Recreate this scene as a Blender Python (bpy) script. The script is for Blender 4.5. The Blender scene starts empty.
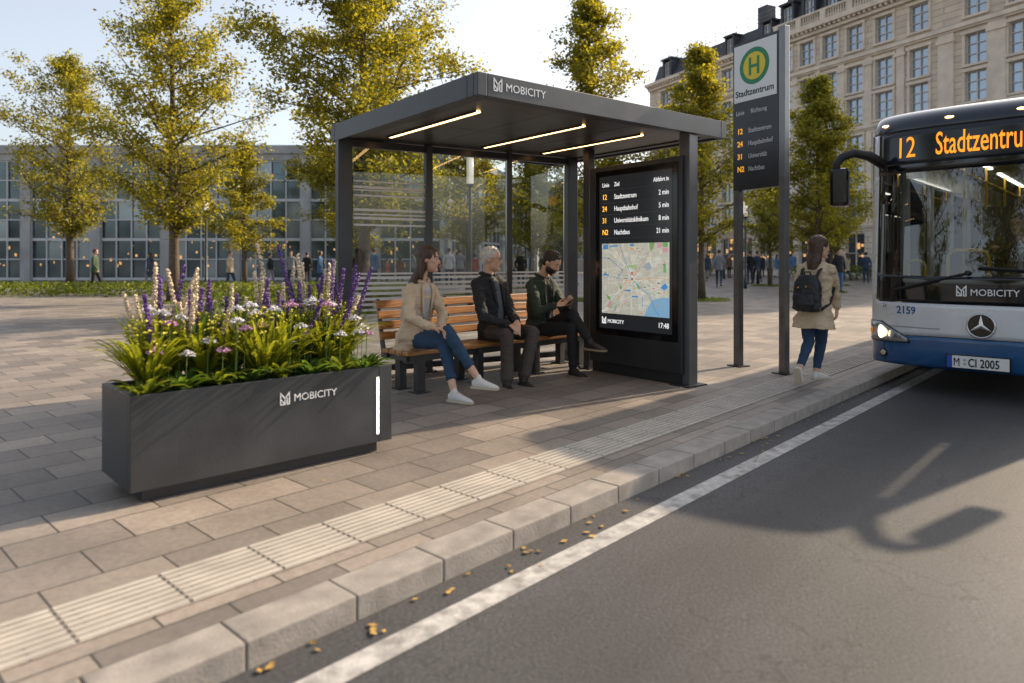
import bpy, bmesh, math, random
import numpy as np
from mathutils import Vector, Matrix, noise, Euler
R = math.radians
sc = bpy.context.scene
COL = sc.collection
# ------------------------------------------------------------ camera / light
FPX = 696.0; HZ = 260.0; CAMH = 1.4
cd = bpy.data.cameras.new('camera'); cam = bpy.data.objects.new('camera', cd); COL.objects.link(cam)
cam.location = (0, 0, CAMH); cam.rotation_euler = (R(90), 0, 0)
cd.sensor_width = 36; cd.lens = FPX/1024*36; cd.shift_y = -(341.5-HZ)/1024
cd.clip_start = .05; cd.clip_end = 3000
cd.dof.use_dof = True; cd.dof.focus_distance = 7.8; cd.dof.aperture_fstop = 1.3
sc.camera = cam
SUN_AZ = (.82, .57); SUN_EL = 30
w = bpy.data.worlds.new('World'); sc.world = w; w.use_nodes = True
nt = w.node_tree; bgn = nt.nodes['Background']
sky = nt.nodes.new('ShaderNodeTexSky'); sky.sky_type = 'NISHITA'; sky.sun_disc = False
sky.sun_elevation = R(SUN_EL); sky.sun_rotation = math.atan2(SUN_AZ[0], SUN_AZ[1])
sky.air_density = 1.0; sky.dust_density = 3.0; sky.ozone_density = 1.0
hs_ = nt.nodes.new('ShaderNodeHueSaturation'); hs_.inputs['Saturation'].default_value = .52; nt.links.new(sky.outputs[0], hs_.inputs['Color']); nt.links.new(hs_.outputs[0], bgn.inputs[0]); bgn.inputs[1].default_value = .15
sl = bpy.data.lights.new('sun', 'SUN'); sun = bpy.data.objects.new('sun', sl); COL.objects.link(sun)
sl.energy = 4.0; sl.angle = R(.8); sl.color = (1, .79, .55)
sd = Vector((SUN_AZ[0], SUN_AZ[1], math.tan(R(SUN_EL))*math.hypot(*SUN_AZ)))
sun.rotation_euler = sd.to_track_quat('Z', 'Y').to_euler()
sun.location = (30, 20, 30)
vs = sc.view_settings; vs.view_transform = 'Standard'; vs.look = 'None'; vs.exposure = .80; vs.gamma = 1
vs.use_curve_mapping = False
# ------------------------------------------------------------ helpers
def at(px, py, d):
    return Vector(((px-512)/FPX*d, d, CAMH+(HZ-py)/FPX*d))
def gd(px, py, z=0):
    d = (CAMH-z)*FPX/(py-HZ); return Vector(((px-512)/FPX*d, d, z))
MC = {}
def mat(name, col, rough=.6, metal=0, var=.0, vscale=6, bump=0, bscale=30, emit=None, estr=1, coat=0, spec=.5):
    if name in MC: return MC[name]
    m = bpy.data.materials.new(name); m.use_nodes = True; t = m.node_tree; p = t.nodes['Principled BSDF']
    p.inputs['Base Color'].default_value = (*col, 1); p.inputs['Roughness'].default_value = rough
    p.inputs['Metallic'].default_value = metal; p.inputs['Specular IOR Level'].default_value = spec
    if coat: p.inputs['Coat Weight'].default_value = coat; p.inputs['Coat Roughness'].default_value = .06
    if emit: p.inputs['Emission Color'].default_value = (*emit, 1); p.inputs['Emission Strength'].default_value = estr
    if var or bump:
        tc = t.nodes.new('ShaderNodeTexCoord')
        n = t.nodes.new('ShaderNodeTexNoise'); n.inputs['Scale'].default_value = vscale; n.inputs['Detail'].default_value = 5
        t.links.new(tc.outputs['Object'], n.inputs['Vector'])
        if var:
            r = t.nodes.new('ShaderNodeValToRGB'); r.color_ramp.elements[0].position = .3; r.color_ramp.elements[1].position = .7
            r.color_ramp.elements[0].color = (*[c*(1-var) for c in col], 1)
            r.color_ramp.elements[1].color = (*[min(1, c*(1+var)) for c in col], 1)
            t.links.new(n.outputs[0], r.inputs[0]); t.links.new(r.outputs[0], p.inputs['Base Color'])
            q = t.nodes.new('ShaderNodeMapRange'); q.inputs[3].default_value = max(.02, rough-.1); q.inputs[4].default_value = min(1, rough+.1)
            t.links.new(n.outputs[0], q.inputs[0]); t.links.new(q.outputs[0], p.inputs['Roughness'])
        if bump:
            n2 = t.nodes.new('ShaderNodeTexNoise'); n2.inputs['Scale'].default_value = bscale; n2.inputs['Detail'].default_value = 4
            t.links.new(tc.outputs['Object'], n2.inputs['Vector'])
            b = t.nodes.new('ShaderNodeBump'); b.inputs['Strength'].default_value = bump; b.inputs['Distance'].default_value = .01
            t.links.new(n2.outputs[0], b.inputs['Height']); t.links.new(b.outputs[0], p.inputs['Normal'])
    MC[name] = m; return m
def glassmat(name, tint, gl=1.0, rough=.0, ior=1.5, base=0.0):
    m = bpy.data.materials.new(name); m.use_nodes = True; t = m.node_tree
    for n in list(t.nodes): t.nodes.remove(n)
    o = t.nodes.new('ShaderNodeOutputMaterial'); tr = t.nodes.new('ShaderNodeBsdfTransparent'); tr.inputs[0].default_value = (*tint, 1)
    g = t.nodes.new('ShaderNodeBsdfGlossy'); g.inputs['Roughness'].default_value = rough; g.inputs[0].default_value = (gl, gl, gl, 1)
    f = t.nodes.new('ShaderNodeFresnel'); f.inputs[0].default_value = ior
    mx = t.nodes.new('ShaderNodeMixShader'); a = t.nodes.new('ShaderNodeMath'); a.operation = 'ADD'; a.inputs[1].default_value = base
    t.links.new(f.outputs[0], a.inputs[0]); t.links.new(a.outputs[0], mx.inputs[0]); t.links.new(tr.outputs[0], mx.inputs[1]); t.links.new(g.outputs[0], mx.inputs[2]); t.links.new(mx.outputs[0], o.inputs[0])
    return m
def obj(name, bm, m, parent=None, smooth=False, mats=None, recalc=True):
    if isinstance(bm, bpy.types.Mesh): me = bm
    else:
        if recalc: bmesh.ops.recalc_face_normals(bm, faces=bm.faces)
        me = bpy.data.meshes.new(name); bm.to_mesh(me); bm.free()
    if mats:
        for q in mats: me.materials.append(q)
    elif m: me.materials.append(m)
    if smooth:
        me.polygons.foreach_set('use_smooth', [True]*len(me.polygons))
    o = bpy.data.objects.new(name, me); COL.objects.link(o)
    if parent: o.parent = parent
    return o
def tag(o, label=None, cat=None, group=None, kind=None):
    if label: o['label'] = label
    if cat: o['category'] = cat
    if group: o['group'] = group
    if kind: o['kind'] = kind
    return o
def empty(name, loc, rz, label, cat, group=None):
    o = bpy.data.objects.new(name, None); COL.objects.link(o); o.location = loc; o.rotation_euler = (0, 0, rz); o.empty_display_size = .2
    return tag(o, label, cat, group)
def struct(name, bm, m, **k):
    o = obj(name, bm, m, **k); o['kind'] = 'structure'; return o
def box(bm, x0, x1, y0, y1, z0, z1, mi=0, bev=0):
    vs_ = [bm.verts.new(p) for p in ((x0,y0,z0),(x1,y0,z0),(x1,y1,z0),(x0,y1,z0),(x0,y0,z1),(x1,y0,z1),(x1,y1,z1),(x0,y1,z1))]
    fs = [bm.faces.new([vs_[i] for i in q]) for q in ((3,2,1,0),(4,5,6,7),(0,1,5,4),(1,2,6,5),(2,3,7,6),(3,0,4,7))]
    for f in fs: f.material_index = mi
    if bev:
        es = list({e for f in fs for e in f.edges})
        bmesh.ops.bevel(bm, geom=es, offset=bev, segments=2, affect='EDGES', profile=.6)
    return vs_
def B(*a, **k):
    bm = bmesh.new(); box(bm, *a, **k); return bm
def tube(bm, pts, rad, seg=8, cap=True, mi=0):
    pts = [Vector(p) for p in pts]; n = len(pts)
    rad = rad if isinstance(rad, (list, tuple)) else [rad]*n
    rings = []; prev = None
    for i, p in enumerate(pts):
        t = (pts[min(i+1, n-1)]-pts[max(i-1, 0)]).normalized()
        if prev is None:
            a = Vector((0,0,1)) if abs(t.z) < .9 else Vector((1,0,0))
            x = t.cross(a).normalized()
        else: x = (prev-t*prev.dot(t)).normalized()
        prev = x; y = t.cross(x)
        rings.append([bm.verts.new(p+(x*math.cos(2*math.pi*k/seg)+y*math.sin(2*math.pi*k/seg))*rad[i]) for k in range(seg)])
    for i in range(n-1):
        for k in range(seg):
            f = bm.faces.new((rings[i][k], rings[i][(k+1)%seg], rings[i+1][(k+1)%seg], rings[i+1][k])); f.material_index = mi
    if cap:
        bm.faces.new(rings[0][::-1]).material_index = mi; bm.faces.new(rings[-1]).material_index = mi
def capsule(bm, p0, p1, r0, r1, seg=12, e=3):
    p0, p1 = Vector(p0), Vector(p1); t = (p1-p0)
    if t.length < 1e-5: t = Vector((0,0,1e-4)); 
    t.normalize(); pts = []; rr = []
    for i in range(e): a = math.pi/2*(1-(i+.35)/e); pts.append(p0-t*r0*math.sin(a)); rr.append(r0*math.cos(a))
    pts.append(p0); rr.append(r0); pts.append(p1); rr.append(r1)
    for i in range(e-1, -1, -1): a = math.pi/2*(1-(i+.35)/e); pts.append(p1+t*r1*math.sin(a)); rr.append(r1*math.cos(a))
    tube(bm, pts, rr, seg)
def ellip(bm, c, ax, ay, az, seg=16, rings=10, mi=0):
    c, ax, ay, az = Vector(c), Vector(ax), Vector(ay), Vector(az)
    m = Matrix((( ax.x, ay.x, az.x, c.x), (ax.y, ay.y, az.y, c.y), (ax.z, ay.z, az.z, c.z), (0,0,0,1)))
    r = bmesh.ops.create_uvsphere(bm, u_segments=seg, v_segments=rings, radius=1, matrix=m)
    for v in r['verts']:
        for f in v.link_faces: f.material_index = mi
def ball(bm, c, r, mi=0, seg=12): ellip(bm, c, (r,0,0), (0,r,0), (0,0,r), seg, seg//2+2, mi)
def floret(bm, c, r, h):
    c = Vector(c); q = [bm.verts.new(c+Vector((r*math.cos(k*2.094+c.x*900), r*math.sin(k*2.094+c.x*900), 0))) for k in range(3)]; t = bm.verts.new(c+Vector((0,0,h))); d = bm.verts.new(c-Vector((0,0,h)))
    for k in range(3): bm.faces.new((q[k],q[(k+1)%3],t)); bm.faces.new((q[(k+1)%3],q[k],d))
def loft(bm, rings, n=2.4, seg=24):
    """rings: (centre, xvec, yvec)"""
    L = []
    for c, xv, yv in rings:
        c, xv, yv = Vector(c), Vector(xv), Vector(yv); r = []
        for k in range(seg):
            a = 2*math.pi*k/seg; ca, sa = math.cos(a), math.sin(a)
            r.append(bm.verts.new(c+xv*math.copysign(abs(ca)**(2/n), ca)+yv*math.copysign(abs(sa)**(2/n), sa)))
        L.append(r)
    for i in range(len(L)-1):
        for k in range(seg): bm.faces.new((L[i][k], L[i][(k+1)%seg], L[i+1][(k+1)%seg], L[i+1][k]))
    bm.faces.new(L[0][::-1]); bm.faces.new(L[-1])
def stroke(bm, pts, wd, y=0, th=.002, mi=0):
    """flat strokes in the xz plane, facing -y"""
    for (x0, z0), (x1, z1) in zip(pts[:-1], pts[1:]):
        d = Vector((x1-x0, z1-z0)); 
        if d.length < 1e-6: continue
        d.normalize(); n = Vector((-d.y, d.x))*wd/2; e = d*wd*.45
        q = [(x0-e.x+n.x, z0-e.y+n.y), (x1+e.x+n.x, z1+e.y+n.y), (x1+e.x-n.x, z1+e.y-n.y), (x0-e.x-n.x, z0-e.y-n.y)]
        a = [bm.verts.new((x, y-th, z)) for x, z in q]; b = [bm.verts.new((x, y, z)) for x, z in q]
        fs = [bm.faces.new(a)] + [bm.faces.new((a[i], b[i], b[(i+1)%4], a[(i+1)%4])) for i in range(4)]
        for f in fs: f.material_index = mi
def poly(bm, pts, y=0, th=.001, mi=0):
    a = [bm.verts.new((x, y-th, z)) for x, z in pts]; b = [bm.verts.new((x, y, z)) for x, z in pts]; n = len(a)
    bm.faces.new(a).material_index = mi
    for i in range(n): bm.faces.new((a[i], b[i], b[(i+1)%n], a[(i+1)%n])).material_index = mi
def text(name, s, size, m, parent, loc, rot=(R(90),0,0), xs=1.0, bold=0.0, align='LEFT', th=.002, spacing=1.0):
    c = bpy.data.curves.new('t', 'FONT'); c.body = s; c.size = size; c.align_x = align; c.offset = bold; c.extrude = th; c.space_character = spacing; c.resolution_u = 3
    o = bpy.data.objects.new('t', c); COL.objects.link(o)
    me = bpy.data.meshes.new_from_object(o.evaluated_get(bpy.context.evaluated_depsgraph_get()))
    bpy.data.objects.remove(o); bpy.data.curves.remove(c)
    for v in me.vertices: v.co.x *= xs
    me.materials.clear()
    q = obj(name, me, m, parent); q.location = loc; q.rotation_euler = rot
    return q
LOGO = [[(0,0),(0,1),(.5,.5),(1,1),(1,0),(.74,0),(.74,.5)], [(0,0),(.5,0),(.5,.5)], [(0,.5),(.5,0)]]
def logo(name, x, z, s, y, m, parent, wd=None):
    bm = bmesh.new()
    for st in LOGO: stroke(bm, [(x+a*s*.8, z+b*s) for a, b in st], wd or s*.11, y)
    return obj(name, bm, m, parent)
def copy_tree(o, parent=None):
    c = o.copy(); COL.objects.link(c)
    if parent: c.parent = parent
    for ch in list(o.children): copy_tree(ch, c)
    return c
def remesh(bm, voxel, smooth=4, wr=0, wscale=9, seed=0):
    bmesh.ops.recalc_face_normals(bm, faces=bm.faces)
    me = bpy.data.meshes.new('r'); bm.to_mesh(me); bm.free()
    o = bpy.data.objects.new('r', me); COL.objects.link(o)
    m = o.modifiers.new('r', 'REMESH'); m.mode = 'VOXEL'; m.voxel_size = voxel
    if smooth: s = o.modifiers.new('s', 'SMOOTH'); s.factor = .5; s.iterations = smooth
    dg = bpy.context.evaluated_depsgraph_get(); dg.update()
    r = bpy.data.meshes.new_from_object(o.evaluated_get(dg))
    bpy.data.objects.remove(o); bpy.data.meshes.remove(me)
    if wr:
        no = [v.normal.copy() for v in r.vertices]
        for v, n_ in zip(r.vertices, no):
            p = v.co*wscale+Vector((seed, seed*2.1, 0)); p.z *= 1.9
            v.co += n_*wr*(noise.noise(p)+.45*noise.noise(p*2.3)-.35*abs(noise.noise(p*1.4+Vector((7,7,7)))))
    return r
# shared materials
M = dict(
 dark=mat('dark_grey_coated_steel', (.050,.053,.057), .40, .3, var=.28, vscale=2.2, bump=.08, bscale=60),
 dark2=mat('anthracite_panel', (.032,.033,.036), .38, .2, var=.1, vscale=4),
 black=mat('black_gloss', (.006,.006,.007), .12, 0),
 blackm=mat('black_matt', (.012,.012,.013), .6),
 steel=mat('brushed_steel', (.20,.20,.205), .42, .8, var=.12, vscale=9),
 white=mat('white_lettering', (.8,.8,.8), .5),
 wood=None, led=mat('led_strip', (1,.85,.6), .4, emit=(1,.56,.22), estr=5),
 rubber=mat('rubber', (.015,.015,.015), .8, var=.2),
)
ANG_K = math.atan2(.735, .679); KO = Vector((4.35, 8.3, 0))
KX = Vector((math.cos(ANG_K), math.sin(ANG_K), 0)); KY = Vector((-KX.y, KX.x, 0))
def kw(s, t, z=0): return KO+KX*s+KY*t+Vector((0,0,z))
# ------------------------------------------------------------ ground
def nodes(m): 
    m.use_nodes = True; return m.node_tree, m.node_tree.nodes['Principled BSDF']
def paving_mat(name, c1, c2, mortar, bw, rh, ms=.006):
    m = bpy.data.materials.new(name); t, p = nodes(m); N = t.nodes.new; L = t.links.new
    tc = N('ShaderNodeTexCoord'); br = N('ShaderNodeTexBrick'); L(tc.outputs['Object'], br.inputs['Vector'])
    br.inputs['Scale'].default_value = 1; br.inputs['Brick Width'].default_value = bw; br.inputs['Row Height'].default_value = rh
    br.inputs['Mortar Size'].default_value = ms; br.inputs['Mortar Smooth'].default_value = .2; br.inputs['Bias'].default_value = 0
    br.inputs['Color1'].default_value = (*c1, 1); br.inputs['Color2'].default_value = (*c2, 1); br.inputs['Mortar'].default_value = (*mortar, 1)
    n1 = N('ShaderNodeTexNoise'); n1.inputs['Scale'].default_value = 1.1; n1.inputs['Detail'].default_value = 8; n1.inputs['Roughness'].default_value = .7
    n2 = N('ShaderNodeTexNoise'); n2.inputs['Scale'].default_value = 26; n2.inputs['Detail'].default_value = 6; n2.inputs['Roughness'].default_value = .75
    for n in (n1, n2): L(tc.outputs['Object'], n.inputs['Vector'])
    r1 = N('ShaderNodeMapRange'); r1.inputs[1].default_value = .3; r1.inputs[2].default_value = .7; r1.inputs[3].default_value = .72; r1.inputs[4].default_value = 1.2
    r2 = N('ShaderNodeMapRange'); r2.inputs[1].default_value = .3; r2.inputs[2].default_value = .7; r2.inputs[3].default_value = .78; r2.inputs[4].default_value = 1.2
    L(n1.outputs[0], r1.inputs[0]); L(n2.outputs[0], r2.inputs[0])
    mu0 = N('ShaderNodeMath'); mu0.operation = 'MULTIPLY'; L(r1.outputs[0], mu0.inputs[0]); L(r2.outputs[0], mu0.inputs[1])
    vo = N('ShaderNodeTexVoronoi'); vo.inputs['Scale'].default_value = 1.9; L(tc.outputs['Object'], vo.inputs['Vector'])
    vr = N('ShaderNodeMapRange'); vr.inputs[1].default_value = .022; vr.inputs[2].default_value = .045; vr.inputs[3].default_value = .55; vr.inputs[4].default_value = 1; L(vo.outputs['Distance'], vr.inputs[0])
    mu = N('ShaderNodeMath'); mu.operation = 'MULTIPLY'; L(mu0.outputs[0], mu.inputs[0]); L(vr.outputs[0], mu.inputs[1])
    vm = N('ShaderNodeVectorMath'); vm.operation = 'SCALE'; L(br.outputs['Color'], vm.inputs[0]); L(mu.outputs[0], vm.inputs['Scale'])
    L(vm.outputs[0], p.inputs['Base Color'])
    rr = N('ShaderNodeMapRange'); rr.inputs[3].default_value = .42; rr.inputs[4].default_value = .75; L(n1.outputs[0], rr.inputs[0]); L(rr.outputs[0], p.inputs['Roughness'])
    h = N('ShaderNodeMath'); h.operation = 'MULTIPLY_ADD'; L(br.outputs['Fac'], h.inputs[0]); h.inputs[1].default_value = -1.0; L(n2.outputs[0], h.inputs[2])
    b = N('ShaderNodeBump'); b.inputs['Strength'].default_value = .35; b.inputs['Distance'].default_value = .006; L(h.outputs[0], b.inputs['Height']); L(b.outputs[0], p.inputs['Normal'])
    return m
def asphalt_mat():
    m = bpy.data.materials.new('asphalt'); t, p = nodes(m); N = t.nodes.new; L = t.links.new
    tc = N('ShaderNodeTexCoord'); a = N('ShaderNodeTexNoise'); a.inputs['Scale'].default_value = 60; a.inputs['Detail'].default_value = 4; a.inputs['Roughness'].default_value = .8
    b2 = N('ShaderNodeTexNoise'); b2.inputs['Scale'].default_value = .9; b2.inputs['Detail'].default_value = 7
    v = N('ShaderNodeTexVoronoi'); v.feature = 'DISTANCE_TO_EDGE'; v.inputs['Scale'].default_value = 3.2
    nd = N('ShaderNodeTexNoise'); nd.inputs['Scale'].default_value = 4; nd.inputs['Detail'].default_value = 5
    for n in (a, b2, nd): L(tc.outputs['Object'], n.inputs['Vector'])
    ad = N('ShaderNodeVectorMath'); ad.operation = 'MULTIPLY_ADD'; ad.inputs[1].default_value = (.5,.5,.5); L(nd.outputs['Color'], ad.inputs[0]); L(tc.outputs['Object'], ad.inputs[2]); L(ad.outputs[0], v.inputs['Vector'])
    cr = N('ShaderNodeMapRange'); cr.inputs[1].default_value = .0; cr.inputs[2].default_value = .03; cr.inputs[3].default_value = .35; cr.inputs[4].default_value = 1; L(v.outputs['Distance'], cr.inputs[0])
    ms = N('ShaderNodeMapRange'); ms.inputs[1].default_value = .38; ms.inputs[2].default_value = .6; L(b2.outputs[0], ms.inputs[0])
    mx = N('ShaderNodeMix'); mx.inputs[2].default_value = 1; L(ms.outputs[0], mx.inputs[0]); L(cr.outputs[0], mx.inputs[3])
    r1 = N('ShaderNodeMapRange'); r1.inputs[1].default_value = .3; r1.inputs[2].default_value = .75; r1.inputs[3].default_value = .3; r1.inputs[4].default_value = 2.0; L(a.outputs[0], r1.inputs[0])
    r2 = N('ShaderNodeMapRange'); r2.inputs[1].default_value = .3; r2.inputs[2].default_value = .7; r2.inputs[3].default_value = .8; r2.inputs[4].default_value = 1.2; L(b2.outputs[0], r2.inputs[0])
    m1 = N('ShaderNodeMath'); m1.operation = 'MULTIPLY'; L(r1.outputs[0], m1.inputs[0]); L(r2.outputs[0], m1.inputs[1])
    m2 = N('ShaderNodeMath'); m2.operation = 'MULTIPLY'; L(m1.outputs[0], m2.inputs[0]); L(mx.outputs[0], m2.inputs[1])
    mpp = N('ShaderNodeMapping'); mpp.inputs['Scale'].default_value = (.06,1.5,1); L(tc.outputs['Object'], mpp.inputs[0])
    tn = N('ShaderNodeTexNoise'); tn.inputs['Scale'].default_value = 1.0; tn.inputs['Detail'].default_value = 6; L(mpp.outputs[0], tn.inputs['Vector'])
    tr3 = N('ShaderNodeMapRange'); tr3.inputs[1].default_value = .35; tr3.inputs[2].default_value = .65; tr3.inputs[3].default_value = .68; tr3.inputs[4].default_value = 1.25; L(tn.outputs[0], tr3.inputs[0])
    m3 = N('ShaderNodeMath'); m3.operation = 'MULTIPLY'; L(m2.outputs[0], m3.inputs[0]); L(tr3.outputs[0], m3.inputs[1])
    s = N('ShaderNodeVectorMath'); s.operation = 'SCALE'; s.inputs[0].default_value = (.047,.047,.050); L(m3.outputs[0], s.inputs['Scale']); L(s.outputs[0], p.inputs['Base Color'])
    p.inputs['Roughness'].default_value = .75
    b = N('ShaderNodeBump'); b.inputs['Strength'].default_value = .5; b.inputs['Distance'].default_value = .008; L(a.outputs[0], b.inputs['Height']); L(b.outputs[0], p.inputs['Normal'])
    return m
def sheet(s0, s1, t0, t1, z):
    bm = bmesh.new(); bm.faces.new([bm.verts.new(p) for p in ((s0,t0,z),(s1,t0,z),(s1,t1,z),(s0,t1,z))]); return bm
def kframe(o): o.location = KO; o.rotation_euler = (0,0,ANG_K); return o
EARTH = mat('earth', (.16,.14,.12), .9, var=.2, vscale=.2)
kframe(struct('ground', sheet(-1500,1500,-1500,1500,-.16), EARTH))
kframe(struct('road', sheet(-200,400,-12,.05,-.10), asphalt_mat()))
PAVE = paving_mat('plaza_paving', (.30,.255,.215), (.165,.143,.126), (.06,.052,.045), .50, .34, .006)
pl = B(-200,300,.22,200,-.15,0); kframe(struct('plaza', pl, PAVE))
CONC = mat('kerb_concrete', (.27,.245,.22), .75, var=.25, vscale=7, bump=.3, bscale=70)
bm = bmesh.new(); s = -16.0; rnd = random.Random(3)
while s < 60:
    L_ = .48 if s < 20 else 2; box(bm, s+.003, s+L_-.003, 0, .214, -.15, .004+rnd.uniform(-.0015,.0015), bev=.008); s += L_
kframe(struct('kerb', bm, CONC))
kframe(struct('far_pavement', B(-200,300,-30,-12,-.15,0), PAVE))
kframe(struct('far_kerb', B(-200,300,-12,-11.8,-.15,.004), CONC))
PAINT = mat('road_paint', (.36,.35,.335), .7, var=.4, vscale=16, bump=.3, bscale=90)
bm = sheet(-30,80,-.33,-.20,-.096); kframe(struct('lane_line', bm, PAINT))
# tactile guidance strip : slabs with ribs
bm = bmesh.new(); TS = -14.0; k = 0
while TS < 34:
    L_ = .41
    for i in range(8 if TS < 20 else 4):
        wd = .375/(8 if TS < 20 else 4); t0 = .44+i*wd
        box(bm, TS+.008, TS+L_-.008, t0+wd*.15, t0+wd*.72, .003, .011, bev=0)
    TS += L_; k += 1
TAC = mat('tactile_concrete', (.43,.39,.34), .7, var=.15, vscale=5, bump=.2, bscale=80)
kframe(struct('tactile_ribs', bm, TAC))
TACB = paving_mat('tactile_slab', (.34,.30,.255), (.28,.25,.215), (.07,.06,.05), .41, .19, .006)
kframe(struct('tactile_strip', sheet(-14,34,.44,.815,.004), TACB))
# fallen leaves along the kerb and on the slabs
rnd = random.Random(8); bm = bmesh.new()
for i in range(260):
    if rnd.random() < .6: s, t, z = rnd.uniform(-9,10), -abs(rnd.gauss(.02,.12))-.01, -.094
    else: s, t, z = rnd.uniform(-10,20), rnd.uniform(.3,9), .006
    a = rnd.uniform(0,6.28); q = rnd.uniform(.010,.022); c = kw(s,t,z)
    vv = [bm.verts.new(c+Vector((math.cos(a+b)*q*f, math.sin(a+b)*q*f, rnd.uniform(0,.008)))) for b, f in ((0,1.3),(1.4,.8),(3.1,1.1),(4.8,.7))]
    bm.faces.new(vv)
tag(obj('fallen_leaves', bm, mat('dry_leaf', (.36,.22,.05), .7, var=.4, vscale=3), recalc=False), 'small yellow fallen leaves scattered along the kerb and paving', 'leaves', kind='stuff')
# ------------------------------------------------------------ trees
def leaf_mat(name, c, tr):
    m = bpy.data.materials.new(name); m.use_nodes = True; t = m.node_tree; N = t.nodes.new; L = t.links.new
    for n in list(t.nodes): t.nodes.remove(n)
    o = N('ShaderNodeOutputMaterial'); at_ = N('ShaderNodeAttribute'); at_.attribute_name = 'tint'
    d = N('ShaderNodeBsdfDiffuse'); tl = N('ShaderNodeBsdfTranslucent'); g = N('ShaderNodeBsdfGlossy'); g.inputs['Roughness'].default_value = .45; g.inputs[0].default_value = (.6,.6,.5,1)
    for n, cc in ((d, c), (tl, tr)):
        r = N('ShaderNodeValToRGB'); e = r.color_ramp.elements
        e[0].color = (*[q*.55 for q in cc], 1); e[1].color = (min(1,cc[0]*1.5), cc[1]*1.3, cc[2]*1.0, 1)
        L(at_.outputs['Fac'], r.inputs[0]); L(r.outputs[0], n.inputs[0])
    a = N('ShaderNodeMixShader'); a.inputs[0].default_value = .5; L(d.outputs[0], a.inputs[1]); L(tl.outputs[0], a.inputs[2])
    b = N('ShaderNodeMixShader'); b.inputs[0].default_value = .05; L(a.outputs[0], b.inputs[1]); L(g.outputs[0], b.inputs[2]); L(b.outputs[0], o.inputs[0])
    return m
LEAF = leaf_mat('autumn_leaf', (.080,.115,.016), (.52,.48,.03))
LEAFG = leaf_mat('green_leaf', (.07,.11,.015), (.26,.34,.03))
BARK = mat('bark', (.10,.075,.055), .9, var=.35, vscale=14, bump=.7, bscale=28)
def leafmesh(name, pts, sizes, m, parent, seed, droop=.5, aspect=.62):
    rs = np.random.RandomState(seed); n = len(pts); P = np.array(pts)
    th = rs.uniform(0, 2*np.pi, n); ph = rs.normal(-.3*droop, .55, n)
    d = np.stack([np.cos(th)*np.cos(ph), np.sin(th)*np.cos(ph), np.sin(ph)], 1)
    u = rs.normal(size=(n,3)); u[:,2] += 1.2; s = np.cross(d, u); s /= np.linalg.norm(s, axis=1)[:,None]+1e-9
    nn = np.cross(d, s); S = np.array(sizes)[:,None]
    a = P-d*S*.5; c = P+d*S*.55; b = P+s*S*aspect*.5-nn*S*.10-d*S*.05; e = P-s*S*aspect*.5-nn*S*.10-d*S*.05
    V = np.stack([a,b,c,e], 1).reshape(-1,3)
    me = bpy.data.meshes.new(name); me.vertices.add(4*n); me.vertices.foreach_set('co', V.astype('f').ravel())
    I = np.arange(n)*4; T = np.stack([I,I+1,I+2,I,I+2,I+3], 1).ravel()
    me.loops.add(6*n); me.loops.foreach_set('vertex_index', T.astype('i'))
    me.polygons.add(2*n); me.polygons.foreach_set('loop_start', np.arange(2*n, dtype='i')*3)
    me.update(calc_edges=True)
    tint = np.repeat(np.clip(rs.normal(.5,.24,n), 0, 1), 4); at_ = me.attributes.new('tint', 'FLOAT', 'POINT'); at_.data.foreach_set('value', tint.astype('f'))
    return obj(name, me, m, parent)
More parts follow.
